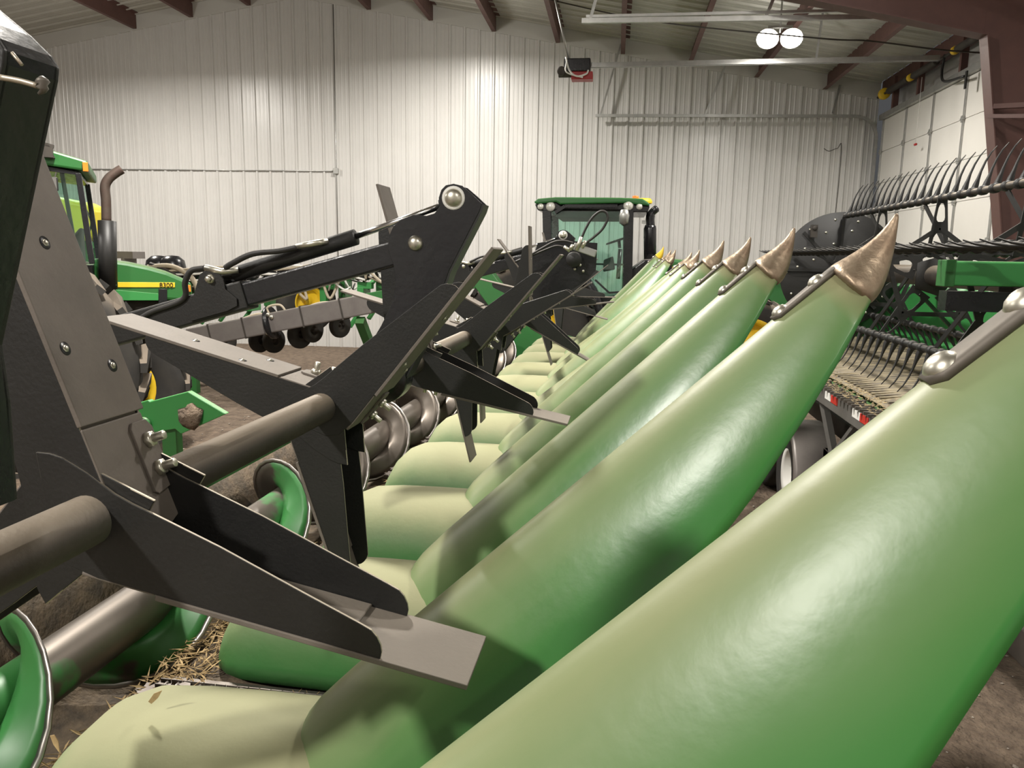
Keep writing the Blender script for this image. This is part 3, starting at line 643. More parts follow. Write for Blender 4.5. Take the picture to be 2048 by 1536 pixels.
b = MB(); rnd = random.Random(5); b.tube([hl(82 + rnd.uniform(-5, 5), 152 + i * 6, .632) for i in range(7)], [.001, .0035, .0045, .0025, .004, .002, .001], 8); b.build('weld_blob', M['strap'], t)
# drive motor with valve block and hoses on the far arm
LM = 6.95
c_ = hl(1147, 519, LM); b = MB(); b.cyl(c_, (0, 1, 0), .052, .14, 24); t = b.build('drive_motor', M['black'], reel)
b = MB(); b.prism([onl(x, y, LM + .15) for x, y in ((1075, 486), (1120, 480), (1195, 486), (1192, 540), (1175, 560), (1110, 600), (1060, 625), (1040, 600), (1060, 540))], H(0, 0, LM + .15), (S, 0, 0), (0, 0, S), (0, 1, 0), 0, .006); b.build('drive_guard', M['blackgloss'], t)
for x, y in ((1161, 530), (1150, 538), (1167, 542)): b = MB(); b.cyl(hl(x, y, LM + .10) , (0, -1, 0), .009, .03, 8); b.build('bolt', M['zinc'], t)
b = MB(); b.beam(hl(1147, 492, LM - .05), hl(1192, 508, LM - .05), .05, .05); b.build('valve_block', M['galv'], t, bevel=0.006)
for a_, b__ in (((1153, 500), (1163, 474)), ((1163, 495), (1172, 482)), ((1146, 489), (1140, 500)), ((1128, 493), (1140, 502))): b = MB(); b.tube([hl(*a_, LM - .09), hl(*b__, LM - .09)], .013, 10); b.build('hydraulic_fitting', M['zinc'], t)
def hose(pts, l, r=.0085):
    b = MB(); b.tube(spline([hl(x, y, l) for x, y in pts], 8), r, 10); return b.build('hydraulic_hose', M['hose'], t)
hose([(1164, 474), (1172, 456), (1184, 436), (1200, 423), (1212, 425), (1215, 438), (1205, 458), (1188, 474), (1172, 486)], LM - .09)
hose([(1146, 486), (1128, 482), (1108, 484), (1085, 496), (1060, 510), (1030, 524)], LM - .09, .008)
hose([(1128, 494), (1112, 492), (1090, 500), (1062, 512)], LM - .05, .007)

# ------------------------------------------------------------------ wheels shared by the machines
def wheel(parent, c, ax, R_, wd, rim_r, rimmat, lugs=0, name='wheel', hub=None):
    """tyre with a dished rim; ax is the axle direction pointing outwards"""
    c = Vector(c); ax = Vector(ax).normalized(); h = wd / 2
    b = MB(); b.lathe([(rim_r, -h * .8), (rim_r * 1.08, -h * .95), (R_ * .86, -h), (R_ * .95, -h * .86), (R_ * .985, -h * .5), (R_ * .985, h * .5), (R_ * .95, h * .86), (R_ * .86, h), (rim_r * 1.08, h * .95), (rim_r, h * .8)], c, ax, 48)
    if lugs:
        ref = Vector((0, 0, 1)); e1 = ax.cross(ref).normalized(); e2 = ax.cross(e1)
        for k in range(lugs):
            for sgn in (-1, 1):
                a = 2 * PI * (k + (0.5 if sgn > 0 else 0)) / lugs; da = 2 * PI / lugs * .55; vs = []
                for (aa, t) in ((a, 0.03), (a - da, 1.0)):
                    for w2 in (-.22, .22):
                        for rr_ in (R_ * .96, R_ * 1.065 if t < .9 else R_ * 1.02):
                            q = aa + w2 * 2 * PI / lugs * .75
                            vs.append(c + ax * (sgn * t * h * 1.02) + (e1 * math.cos(q) + e2 * math.sin(q)) * rr_)
                b.add(vs, [(0, 1, 3, 2), (4, 6, 7, 5), (0, 4, 5, 1), (2, 3, 7, 6), (1, 5, 7, 3), (0, 2, 6, 4)])
    o = b.build(name, M['rubber'], parent)
    r = MB(); r.lathe([(0, h * .15), (rim_r * .28, h * .15), (rim_r * .32, h * .05), (rim_r * .55, -h * .05), (rim_r * .75, h * .1), (rim_r * .84, h * .15), (rim_r * .88, h * .7), (rim_r * 1.03, h * .86), (rim_r * 1.05, h * .8), (rim_r * .97, h * .6), (rim_r * .9, -h * .8), (rim_r * 1.05, -h * .9)], c, ax, 40)
    ro_ = r.build('rim', rimmat, o); 
    q = MB(); q.cyl(c + ax * h * .1, ax, rim_r * .2, h * .35, 20); q.build('hub', rimmat if hub is None else hub, o)
    return o
def outline(px, Y, t0, t1, name, m_, parent, off, bevel=0.0, loc=(0, 0, 0)):
    """a side profile of a machine standing at depth Y, given real thickness along the depth"""
    P = [at(x, y, Y=Y) - off for x, y in px]
    b = MB(); b.prism([(p.x, p.z) for p in P], (0, P[0].y, 0), (1, 0, 0), (0, 0, 1), (0, 1, 0), t0, t1)
    return b.build(name, m_, parent, bevel=bevel)
def text3(txt, size, loc, rot, m_, parent, name='lettering', depth=.004):
    cu = bpy.data.curves.new(name, 'FONT'); cu.body = txt; cu.size = size; cu.extrude = depth; cu.align_x = 'LEFT'
    tmp = bpy.data.objects.new(name, cu); COL.objects.link(tmp)
    dg = bpy.context.evaluated_depsgraph_get(); me = bpy.data.meshes.new_from_object(tmp.evaluated_get(dg)); bpy.data.objects.remove(tmp)
    me.materials.clear(); me.materials.append(m_)
    o = bpy.data.objects.new(name, me); COL.objects.link(o); o.parent = parent; o.location = loc; o.rotation_euler = rot
    return o

# ------------------------------------------------------------------ older green tractor on the left
TY = 7.0; TAZ = math.radians(57); TE1 = Vector((math.sin(TAZ), math.cos(TAZ), 0)); TN = Vector((-TE1.y, TE1.x, 0))
O2 = at(215, 560, Y=TY); O2.z = 0
tl = empty('tractor', O2, PI / 2 - TAZ, label='older green tractor numbered 8300 with tall rusty exhaust stack at the left', cat='tractor')
def tp(x, y, dy=0.0):
    """photo pixel on the near side plane of this tractor -> its own coordinates (along, depth, height)"""
    d = ray(x, y); t = (O2 - CAM).dot(TN) / d.dot(TN); q = CAM + d * t - O2
    return Vector((q.dot(TE1), dy, q.z))
def ol(px, t0, t1, name, m_, bevel=0.0, par=None):
    P = [tp(x, y) for x, y in px]
    b = MB(); b.prism([(p.x, p.z) for p in P], (0, 0, 0), (1, 0, 0), (0, 0, 1), (0, 1, 0), t0, t1); return b.build(name, m_, par or tl, bevel=bevel)
rf = ol([(-60, 292), (-30, 285), (90, 296), (112, 303), (176, 322), (178, 343), (75, 328), (-60, 318)], 0, 1.5, 'cab_roof', M['green'], .02)
ol([(-55, 319), (74, 329), (158, 344), (158, 350), (70, 338), (-55, 326)], .03, 1.46, 'roof_liner', M['blackgloss'])
b = MB(); b.box(tp(171, 334) + Vector((0.0, -.012, 0)), (.045, .03, .085)); b.build('marker_light', M['orange'], rf, bevel=.004)
b = MB(); b.beam(tp(92, 288, -.02), tp(106, 318, -.02), .05, .04); b.beam(tp(82, 287, -.02), tp(108, 294, -.02), .05, .03); b.box(tp(96, 306, -.04), (.09, .06, .09)); b.build('work_light', M['dark'], rf)
for dy in (.03, 1.42):
    b = MB(); b.beam(tp(156, 346, dy), tp(184, 528, dy), .05, .06, (0, 1, 0)); b.build('cab_post', M['blackgloss'], tl, bevel=.006)
    b = MB(); b.beam(tp(-45, 325, dy), tp(-40, 560, dy), .05, .07, (0, 1, 0)); b.build('cab_post', M['blackgloss'], tl, bevel=.006)
b = MB(); b.beam(tp(122, 345, .1), tp(142, 470, .25), .035, .06, (0, 1, 0)); b.beam(tp(142, 470, .25), tp(165, 560, .2), .03, .05, (0, 1, 0)); b.build('inner_post', M['cab'], tl)
g = ol([(-45, 330), (155, 348), (182, 525), (-40, 545)], .045, .051, 'cab_glass', M['gl_green'])
g = ol([(-45, 330), (155, 348), (182, 525), (-40, 545)], 1.43, 1.436, 'cab_glass', M['gl_green'])
b = MB(); b.box(tp(106, 371, -.22), (.12, .05, .12)); b.beam(tp(112, 366, -.2), tp(112, 345, .02), .015, .015); b.build('mirror', M['black'], tl, bevel=.01)
b = MB(); b.box(tp(106, 371, -.25), (.10, .008, .10)); b.build('mirror_glass', M['chrome'], tl)
ol([(150, 455), (156, 452), (162, 560), (120, 560), (128, 480)], .5, .9, 'seat', M['cab'], .03)
ol([(-60, 545), (186, 530), (188, 640), (-60, 650)], .05, 1.4, 'cab_base', M['blackgloss'], .01)
hd = ol([(184, 516), (205, 520), (252, 526), (295, 535), (335, 546), (368, 560), (386, 568), (388, 596), (384, 606), (186, 596)], .28, 1.16, 'hood', M['green'], .03)
b = MB(); b.prism([(p.x, p.z) for p in [tp(186, 566), tp(352, 567), tp(352, 577), tp(186, 577)]], (0, .27, 0), (1, 0, 0), (0, 0, 1), (0, 1, 0), 0, .02); b.build('yellow_stripe', M['yellow'], hd, bevel=.002)
text3('8300', .066, tp(320, 576.5) + Vector((0, .268, 0)), (PI / 2, 0, 0), M['blackgloss'], hd, 'model_number')
ol([(186, 578), (318, 590), (318, 604), (186, 604)], .265, .28, 'side_panel', M['brightgreen'], .003, hd)
ol([(186, 600), (378, 606), (372, 660), (190, 690)], .42, 1.02, 'engine_block', M['dark'], .02)
ol([(318, 580), (336, 580), (336, 612), (318, 612)], .26, .30, 'grille_screen', M['blackgloss'], .004)
ol([(372, 572), (384, 572), (385, 586), (373, 586)], .25, .32, 'turn_signal', M['orange'], .004)
b = MB(); b.tube([tp(216, 590, .12), tp(216, 580, .12), tp(216, 579, .12), tp(213, 441, .12), tp(213, 440, .12)], [.05, .05, .083, .083, .05], 24); ex = b.build('exhaust_muffler', M['black'], tl)
b = MB(); b.tube(spline([tp(212, 443, .12), tp(211, 400, .12), tp(209, 372, .12), tp(216, 356, .12), tp(230, 344, .12), tp(243, 336, .12)], 6), .045, 18, cap=False); b.build('exhaust_pipe', M['rust'], ex, solid=.004)
for dy in (-.35, 1.75): wheel(tl, Vector((tp(66, 740).x, dy, .97)), (0, -1 if dy < 0 else 1, 0), .97, .5, .55, M['yellow'], 22, 'rear_wheel')
for dy in (-.2, 1.55): wheel(tl, Vector((tp(225, 760).x, dy + .25, .69)), (0, -1 if dy < 0 else 1, 0), .69, .38, .38, M['yellow'], 20, 'front_wheel')
b = MB(); b.cyl(Vector((tp(66, 740).x, -.5, .97)), (0, 1, 0), .08, 2.4, 16); b.cyl(Vector((tp(225, 760).x, .0, .69)), (0, 1, 0), .06, 1.9, 16); b.box((tp(180, 700).x, .72, .85), (1.6, .35, .4)); b.build('axle_frame', M['dark'], tl)

# yellow tank behind the left tractor
ty = empty('liquid_tank', at(150, 560, Y=9.6), label='large yellow plastic liquid tank seen through and beside the left tractor cab', cat='tank'); ty.location.z = 0
P = [at(x, y, Y=9.6) - ty.location for x, y in ((60, 400), (75, 388), (160, 404), (186, 416), (190, 424), (188, 468), (176, 482), (70, 482))]
b = MB(); b.prism([(p.x, p.z) for p in P], (0, 0, 0), (1, 0, 0), (0, 0, 1), (0, 1, 0), 0, .35); b.build('tank_shell', M['tank'], ty, bevel=.06, seg=4)
b = MB(); p = at(168, 410, Y=9.6) - ty.location; q = at(174, 478, Y=9.6) - ty.location; b.tube(spline([p + Vector((0, -.01, 0)), (p + q) / 2 + Vector((.09, -.01, 0)), q + Vector((0, -.01, 0))], 8), .012, 8); b.build('tank_strap', M['black'], ty)
b = MB(); z_ = (at(150, 482, Y=9.6) - ty.location).z
for x_ in (P[7].x + .1, P[6].x - .1):
    for y_ in (.05, .3): b.beam((x_, y_, 0), (x_, y_, z_ + .02), .06, .06, (1, 0, 0))
b.beam((P[7].x, .1, z_ - .05), (P[6].x, .1, z_ - .05), .06, .08); b.beam((P[7].x, .3, z_ - .05), (P[6].x, .3, z_ - .05), .06, .08); b.build('tank_stand', M['green'], ty)

# bright green implement beam behind the corn header
gb = empty('implement_beam', at(350, 830, Y=4.7), label='bright green painted implement beam with a clod of dried mud, low behind the reel tube', cat='implement beam'); gb.location.z = 0
def gp(x, y, Y=4.7): return at(x, y, Y=Y) - gb.location
b = MB(); P = [gp(*q) for q in ((150, 842), (150, 890), (350, 858), (362, 868), (452, 828), (376, 783), (300, 803), (296, 800))]
b.prism([(p.x, p.z) for p in P], (0, 0, 0), (1, 0, 0), (0, 0, 1), (0, 1, 0), 0, .05); b.build('beam', M['brightgreen'], gb, bevel=.006)
b = MB(); rnd = random.Random(8); c_ = gp(382, 832); vs = []
b.lathe([(0, .0), (.09, .004), (.07, .03), (.03, .045), (0, .05)], c_, (0, -1, .2), 14); mo = b.build('mud_clod', M['dirt'], gb); 
for v in mo.data.vertices: v.co += Vector([rnd.uniform(-.012, .012) for _ in range(3)])
b = MB(); b.cyl(gp(290, 848) + Vector((0, -.03, 0)), (0, 1, 0), .05, .25, 20); b.build('pivot_pin', M['green'], gb)
b = MB(); 
for x_ in (200, 330): p = gp(x_, 860); b.beam((p.x, .08, 0), (p.x, .08, p.z), .08, .1, (1, 0, 0))
b.build('stand', M['green'], gb)

# planter with folded grey toolbar
PY = 10.4
pl = empty('planter', at(560, 690, Y=PY), label='folded row planter with grey square toolbar and a tangle of hoses behind the reel', cat='planter'); pl.location.z = 0
def pp(x, y, Y=PY): return at(x, y, Y=Y) - pl.location
b = MB(); b.beam(pp(385, 676), pp(545, 645), .28, .29); b.build('toolbar', M['toolbar'], pl, bevel=.02)
b = MB(); b.beam(pp(545, 645), pp(745, 606), .27, .28); b.build('toolbar', M['toolbar'], pl, bevel=.02)
b = MB(); d = (pp(560, 642) - pp(540, 646)).normalized(); b.cyl(pp(540, 646), d, .235, .05, 24); b.build('hinge_flange', M['blackgloss'], pl)
for x, y in ((545, 628), (545, 664), (552, 633)): b = MB(); b.cyl(pp(x, y) + Vector((0, -.16, 0)), (0, 1, 0), .03, .05, 8); b.build('bolt', M['zinc'], pl)
for f_ in (.28, .70): 
    for A_, B_ in ((pp(385, 676), pp(545, 645)), (pp(560, 642), pp(745, 606))):
        c_ = A_.lerp(B_, f_); d = (B_ - A_).normalized(); b = MB(); b.beam(c_ - d * .01, c_ + d * .01, .295, .305); b.build('toolbar_strap', M['dark'], pl)
rnd = random.Random(12)
cols = ['green', 'brightgreen']
for i in range(11):
    x = 395 + i * 37; Yu = 11.5 + rnd.uniform(-.3, .3); yb = 560 + rnd.uniform(-10, 10)
    if x > 780: break
    b = MB(); c_ = pp(x, yb + 30, Yu)
    b.box(c_, (.10, .35, .34)); b.box(c_ + Vector((.06, -.1, .20)), (.22, .12, .10)); b.beam(c_ + Vector((0, 0, -.1)), c_ + Vector((-.16, -.2, -.42)), .06, .05); b.beam(c_ + Vector((0, 0, .1)), c_ + Vector((.12, .3, .32)), .06, .05)
    u_ = b.build('row_unit', M[cols[i % 2]], pl, bevel=.008)
    b = MB(); b.cyl(c_ + Vector((.03, -.15, .28)), (0, 0, 1), .11, .12, 16); b.build('meter_cover', M['blackgloss'], u_)
    for k in range(3):
        b = MB(); a0 = c_ + Vector((rnd.uniform(-.1, .1), rnd.uniform(-.2, 0), rnd.uniform(.1, .35)))
        b.tube(spline([a0, a0 + Vector((rnd.uniform(-.1, .2), -.08, rnd.uniform(.0, .16))), a0 + Vector((rnd.uniform(.1, .4), -.1, rnd.uniform(-.25, .1))), a0 + Vector((rnd.uniform(.2, .55), 0, rnd.uniform(-.1, .15)))], 6), rnd.choice([.012, .016, .022]), 8)
        b.build('seed_hose', M[rnd.choice(['beige', 'white', 'hose'])], u_)
for i, (x, y) in enumerate(((450, 683), (520, 680), (548, 681), (600, 668), (625, 660), (680, 650))):
    wheel(pl, pp(x, y, 10.9), (.9, -.45, 0), .19 if i != 3 else .22, .09, .07, M['dark'], 0, 'gauge_wheel')
wheel(pl, pp(613, 604, 11.2), (.75, -.6, 0), .47, .25, .24, M['yellow'], 0, 'transport_wheel')
for pts, r, m_ in ((((296, 534), (340, 532), (375, 548), (392, 570), (398, 596)), .035, 'beige'), (((310, 545), (380, 538), (450, 534), (540, 540), (640, 528)), .018, 'beige'), (((320, 550), (420, 546), (520, 530), (640, 536), (730, 560)), .016, 'white'), (((440, 560), (520, 548), (600, 552), (700, 548)), .02, 'white'), (((300, 528), (330, 540), (360, 556)), .03, 'hose')):
    b = MB(); b.tube(spline([pp(x, y, 11.0) for x, y in pts], 6), r * 1.1, 10); b.build('air_hose', M[m_], pl)
for pts, r in ((((560, 633), (600, 618), (660, 612), (735, 596)), .022), (((560, 640), (520, 628), (480, 640), (430, 655), (380, 672)), .02), (((600, 622), (640, 606), (700, 604), (740, 590)), .018), (((540, 632), (535, 615), (560, 610), (575, 628)), .016)):
    b = MB(); b.tube(spline([pp(x, y, PY - .1) for x, y in pts], 6), r, 8); b.build('toolbar_hose', M['beige'], pl)
for x in (318, 345): b = MB(); b.lathe([(0, .18), (.1, .17), (.18, .10), (.20, 0), (.20, -.2)], pp(x, 534, 11.3), (0, 0, 1), 20); b.build('hopper_lid', M['blackgloss'], pl)
b = MB(); b.box(pp(257, 510, 10.6), (.33, .3, .10)); b.box(pp(258, 522, 10.6), (.05, .3, .12)); b.build('monitor_box', M['fender'], pl)
b = MB(); b.beam(pp(740, 600, 10.4), pp(960, 560, 10.4), .25, .2); b.beam(pp(860, 560, 10.4), pp(920, 600, 10.4), .12, .4); b.beam(pp(960, 545, 10.4), pp(1000, 600, 10.4), .3, .3); b.build('wing_frame', M['green'], pl, bevel=.01)
b = MB(); p = pp(400, 672, 10.6); b.beam((p.x, 0, p.z), (p.x, 0, 0), .1, .1, (1, 0, 0)); b.build('frame_leg', M['green'], pl)
b = MB(); b.beam(pp(720, 640, 10.3), (pp(720, 640, 10.3).x, 1.1, 0), .12, .12, (1, 0, 0)); b.build('frame_leg', M['green'], pl)

# ------------------------------------------------------------------ newer green tractor in the middle distance
CY = 12.4
tc_ = empty('tractor', at(1200, 650, Y=CY), label='newer green tractor with green roofed glass cab and black exhaust behind the snouts', cat='tractor'); tc_.location.z = 0
O3 = Vector(tc_.location)
def cp_(x, y, dy=0.0): return at(x, y, Y=CY) - O3 + Vector((0, dy, 0))
def cl_(px, t0, t1, name, m_, bevel=0.0, par=None):
    P = [cp_(x, y) for x, y in px]; b = MB(); b.prism([(p.x, p.z) for p in P], (0, 0, 0), (1, 0, 0), (0, 0, 1), (0, 1, 0), t0, t1); return b.build(name, m_, par or tc_, bevel=bevel)
rf = cl_([(1067, 404), (1076, 397), (1110, 394), (1240, 395), (1285, 397), (1298, 405), (1300, 412), (1252, 406), (1120, 409), (1112, 404), (1072, 408)], 0, 1.75, 'cab_roof', M['green'], .05)
cl_([(1069, 408), (1112, 405), (1124, 413), (1230, 413), (1245, 407), (1300, 412), (1296, 424), (1258, 424), (1240, 420), (1118, 418), (1100, 424), (1075, 420)], .04, 1.7, 'roof_fascia', M['blackgloss'], .015, rf)
for x, y, r in ((1081, 413, .05), (1101, 413, .075), (1257, 411, .08), (1279, 413, .05)):
    b = MB(); b.lathe([(0, -.03), (r * .7, -.022), (r, 0), (r, .03)], cp_(x, y, .02), (0, 1, 0), 20); b.build('work_light', M['lens'], rf)
b = MB(); b.lathe([(0, .09), (.12, .08), (.15, .03), (.14, 0)], cp_(1290, 400, .8), (0, 0, 1), 20); b.build('gps_receiver', M['yellow'], rf)
b = MB(); b.cyl(cp_(1272, 397, .4), (0, 0, 1), .05, .07, 12); b.build('beacon', M['orange'], rf)
for dy in (.06, 1.62):
    b = MB(); b.beam(cp_(1093, 420, dy), cp_(1097, 600, dy), .14, .06, (0, 1, 0)); b.build('cab_post', M['blackgloss'], tc_, bevel=.01)
    b = MB(); b.beam(cp_(1258, 420, dy), cp_(1254, 640, dy), .14, .16, (0, 1, 0)); b.build('cab_post', M['blackgloss'], tc_, bevel=.01)
b = MB(); b.beam(cp_(1110, 425, .03), cp_(1130, 412, .03), .05, .06, (0, 1, 0)); b.beam(cp_(1130, 412, .03), cp_(1235, 412, .03), .05, .05); b.build('door_frame', M['blackgloss'], tc_)
cl_([(1110, 420), (1250, 420), (1250, 434), (1112, 434)], .1, 1.6, 'roof_liner', M['cab'])
cl_([(1102, 422), (1252, 422), (1250, 595), (1200, 596), (1140, 560), (1102, 540)], .09, .098, 'cab_glass', M['gl_green'])
cl_([(1102, 422), (1252, 422), (1250, 595), (1200, 596), (1102, 560)], 1.6, 1.608, 'cab_glass', M['gl_green'])
cl_([(1200, 594), (1256, 590), (1256, 640), (1190, 640), (1190, 604)], .05, 1.62, 'cab_floor', M['blackgloss'], .01)
b = MB(); b.tube([cp_(1241, 497, .7), cp_(1236, 560, .7)], .035, 10); b.tube([Vector(cp_(1238, 478, .7)) + Vector((.20 * math.cos(a), .20 * math.sin(a), .07 * math.cos(a))) for a in [2 * PI * k / 20 for k in range(20)]], .015, 8, closed=True); b.beam(cp_(1240, 495, .7), cp_(1238, 478, .7), .05, .05); b.beam(cp_(1238, 478, .52), cp_(1238, 478, .88), .03, .02); b.build('steering_wheel', M['blackgloss'], tc_)
cl_([(1206, 520), (1226, 512), (1230, 540), (1205, 545)], .5, .8, 'armrest_console', M['cab'], .02)
b = MB(); b.beam(cp_(1160, 528, .6), cp_(1250, 530, .6), .03, .03); b.beam(cp_(1190, 560, .1), cp_(1218, 586, .1), .03, .03); b.beam(cp_(1218, 586, .1), cp_(1250, 584, .1), .03, .03); b.build('handrail', M['black'], tc_)
cl_([(1120, 560), (1160, 555), (1165, 500), (1150, 498), (1142, 530), (1120, 535)], .5, 1.1, 'seat', M['cab'], .05)
b = MB(); b.lathe([(0, .14), (.06, .12), (.085, .04), (.07, -.08), (0, -.13)], cp_(1248, 436, -.02), (0, 0, 1), 18); b.build('mirror_cap', M['galv'], tc_)
b = MB(); b.tube([cp_(1302, 535, .35), cp_(1302, 456, .35), cp_(1303, 449, .35), cp_(1303, 448, .35)], [.10, .10, .085, .06], 20); ex = b.build('exhaust_muffler', M['blackgloss'], tc_)
b = MB(); b.tube(spline([cp_(1303, 450, .35), cp_(1302, 436, .35), cp_(1305, 424, .35), cp_(1318, 412, .35)], 6), [.07] * 12 + [.06] * 6 + [.03], 16, cap=True); b.build('exhaust_elbow', M['blackgloss'], ex)
b = MB(); b.beam(cp_(1285, 442, .35), cp_(1300, 442, .35), .05, .05); b.build('exhaust_bracket', M['galv'], ex)
b = MB(); b.tube([cp_(1303, 535, .3), cp_(1303, 518, .3)], [.24, .11], 18); b.build('exhaust_shield', M['fender'], ex)
cl_([(1262, 540), (1290, 520), (1345, 522), (1345, 620), (1262, 640)], .1, 1.5, 'engine_side', M['blackgloss'], .02)
hd = cl_([(1335, 522), (1345, 517), (1420, 524), (1520, 540), (1600, 552), (1660, 566), (1690, 600), (1690, 680), (1640, 690), (1335, 680)], .35, 1.35, 'hood', M['green'], .05)
cl_([(1336, 533), (1520, 551), (1600, 561), (1600, 568), (1536, 566), (1336, 545)], .335, .352, 'yellow_stripe', M['yellow'], .002, hd)
p = cp_(1337, 543.5); text3('DEERE', .085, p + Vector((0, .333, 0)), (PI / 2, 0, 0), M['blackgloss'], hd, 'side_lettering')
p = cp_(1541, 580); text3('8R', .10, p + Vector((0, .345, 0)), (PI / 2, 0, 0), M['yellow'], hd, 'model_number')
cl_([(1505, 590), (1535, 600), (1535, 640), (1510, 630)], .33, .35, 'side_grille', M['blackgloss'], .004, hd)
for dy in (-.45, 2.1): wheel(tc_, Vector((cp_(1062, 690).x, dy, .97)), (0, -1 if dy < 0 else 1, 0), .97, .6, .5, M['yellow'], 22, 'rear_wheel')
for dy in (-.35, 2.0): wheel(tc_, Vector((cp_(1487, 700).x, dy, .74)), (0, -1 if dy < 0 else 1, 0), .74, .45, .44, M['yellow'], 20, 'front_wheel')
b = MB(); rows = []; cx = cp_(1070, 690).x
for a in range(-5, 130, 9):
    rows.append([(cx + r * math.cos(math.radians(a)), y, 1.0 + r * math.sin(math.radians(a))) for r, y in ((1.02, -.72), (1.12, -.72), (1.12, .1), (1.12, .25))])
b.grid(rows); b.build('fender', M['blackgloss'], tc_, solid=.02)
b = MB(); b.cyl(Vector((cx, -.5, 1.0)), (0, 1, 0), .12, 2.7, 16); b.cyl(Vector((cp_(1487, 700).x, -.4, .74)), (0, 1, 0), .08, 2.5, 16); b.box((cx + 1.6, .85, .95), (3.4, .4, .45)); b.build('axle_frame', M['dark'], tc_)

# ------------------------------------------------------------------ grain platform header with its pickup reel, on a trailer, on the right
ph = empty('platform_header', (2.2, 5.3, 0), label='green grain platform header with black tined pickup reel parked on a trailer at right', cat='grain header')
ORG = Vector((2.2, 5.3, 0))
def pw(x, y, z): return Vector((x, y, z)) - ORG          # building X, Y and height
Y0, Y1 = 2.3, 8.1; AXX, AXZ, RR = 2.2, HC - .085, .53
b = MB(); b.tube([pw(AXX, Y0, AXZ), pw(AXX, Y1, AXZ)], .072, 24); b.build('reel_tube', M['tube'], ph)
n_t = 0
for bi, (ba, ta, n_ind) in enumerate(((90, 67, 40), (234, 246, 36), (162, 176, 20), (306, 290, 0), (18, 20, 0))):
    bx, bz = AXX + RR * math.cos(math.radians(ba)), AXZ + RR * math.sin(math.radians(ba))
    b = MB(); b.tube([pw(bx, Y0, bz), pw(bx, Y1 - .05, bz)], .021, 14)
    bo = b.build('reel_bat', M['black'] if bi else M['tube'], ph)
    ca, sa = math.cos(math.radians(ta)), math.sin(math.radians(ta)); nx, nz = sa, -ca      # sideways
    def tine(b, y):
        rows = []
        for t, side, hw, th in ((0, 0, .020, .010), (.03, .002, .019, .009), (.07, .008, .012, .007), (.12, .016, .008, .0055), (.18, .020, .0065, .0045), (.24, .016, .005, .0035), (.29, .004, .003, .0025)):
            cx_, cz_ = bx + ca * (.015 + t) - nx * side, bz + sa * (.015 + t) - nz * side
            rows.append([pw(cx_ + nx * hw * p_, y + q_ * th, cz_ + nz * hw * p_) for p_, q_ in ((-1, 0), (0, -1), (1, 0), (0, 1))])
        b.grid(rows, closed_u=True); k = len(b.v); b.f.append([k - 4, k - 3, k - 2, k - 1]); b.sm.append(False)
        b.lathe([(.021, -.022), (.030, -.020), (.030, .020), (.021, .022)], pw(bx, y, bz), (0, 1, 0), 12)
    ys = [Y1 - .15 - .147 * i for i in range(38)]
    rest = MB(); t0_ = None
    for i, y in enumerate(ys):
        near = (3.0 < y) 
        if i < n_ind:
            if t0_ is None: b = MB(); tine(b, y); t0_ = b.build('tine', M['black'], bo); y_first = y
            else: c = t0_.copy(); COL.objects.link(c); c.parent = bo; c.location = (0, y - y_first, 0)
        else: tine(rest, y)
    if rest.v: tag(rest.build('tines', M['black'], bo), kind='stuff')
def holed(b, quad, y, th=.005, hx=.62, hy=.6):
    """one plate segment with a long oval hole"""
    n = 16; c_ = sum((Vector(q) for q in quad), Vector((0, 0))) / 4; outer = []; inner = []
    for k in range(n):
        s_ = k / n * 4; i = int(s_); f_ = s_ - i; p = Vector(quad[i]).lerp(Vector(quad[(i + 1) % 4]), f_); outer.append(p)
    for k in range(n):
        d = outer[k] - c_; inner.append(c_ + Vector((d.x, d.y)) * .62 if k % 4 else c_ + d * .5)
    vs = [pw(p.x, y + t, p.y) for t in (-th, th) for p in outer + inner]; N = 2 * n; fs = []
    for k in range(n):
        j = (k + 1) % n
        fs += [(k, j, n + j, n + k), (N + k, N + n + k, N + n + j, N + j), (k, N + k, N + j, j), (n + k, n + j, N + n + j, N + n + k)]
    b.add(vs, fs)
for y in (3.35, 4.55, 5.75, 6.95):
    b = MB(); b.cyl(pw(AXX, y - .006, AXZ), (0, 1, 0), .15, .012, 5, .01)
    for ba in (90, 234, 162, 306, 18):
        a = math.radians(ba); d = Vector((math.cos(a), math.sin(a))); n_ = Vector((-d.y, d.x)); c_ = Vector((AXX, AXZ))
        R_ = [(.13, .075), (.33, .052), (.53, .030)]
        for (r0, w0), (r1, w1) in zip(R_, R_[1:]):
            holed(b, [c_ + d * r0 - n_ * w0, c_ + d * r0 + n_ * w0, c_ + d * r1 + n_ * w1, c_ + d * r1 - n_ * w1], y)
    angs = [18, 90, 162, 234, 306]
    for i in range(5):
        a0, a1 = math.radians(angs[i]), math.radians(angs[(i + 1) % 5]); b.beam(pw(AXX + .33 * math.cos(a0), y, AXZ + .33 * math.sin(a0)), pw(AXX + .33 * math.cos(a1), y, AXZ + .33 * math.sin(a1)), .012, .03)
        b.beam(pw(AXX + .15 * math.cos(a0), y, AXZ + .15 * math.sin(a0)), pw(AXX + .5 * math.cos(a1), y + .3, AXZ + .5 * math.sin(a1)), .012, .025)
    b.build('reel_spider', M['black'], ph)
b = MB(); b.cyl(pw(AXX, Y1, AXZ), (0, 1, 0), .57, .012, 56, .02)
for a in range(0, 360, 45): b.beam(pw(AXX + .1 * math.cos(math.radians(a)), Y1 - .012, AXZ + .1 * math.sin(math.radians(a))), pw(AXX + .52 * math.cos(math.radians(a)), Y1 - .012, AXZ + .52 * math.sin(math.radians(a))), .02, .03)
ed = b.build('end_disc', M['black'], ph)
rnd = random.Random(4)
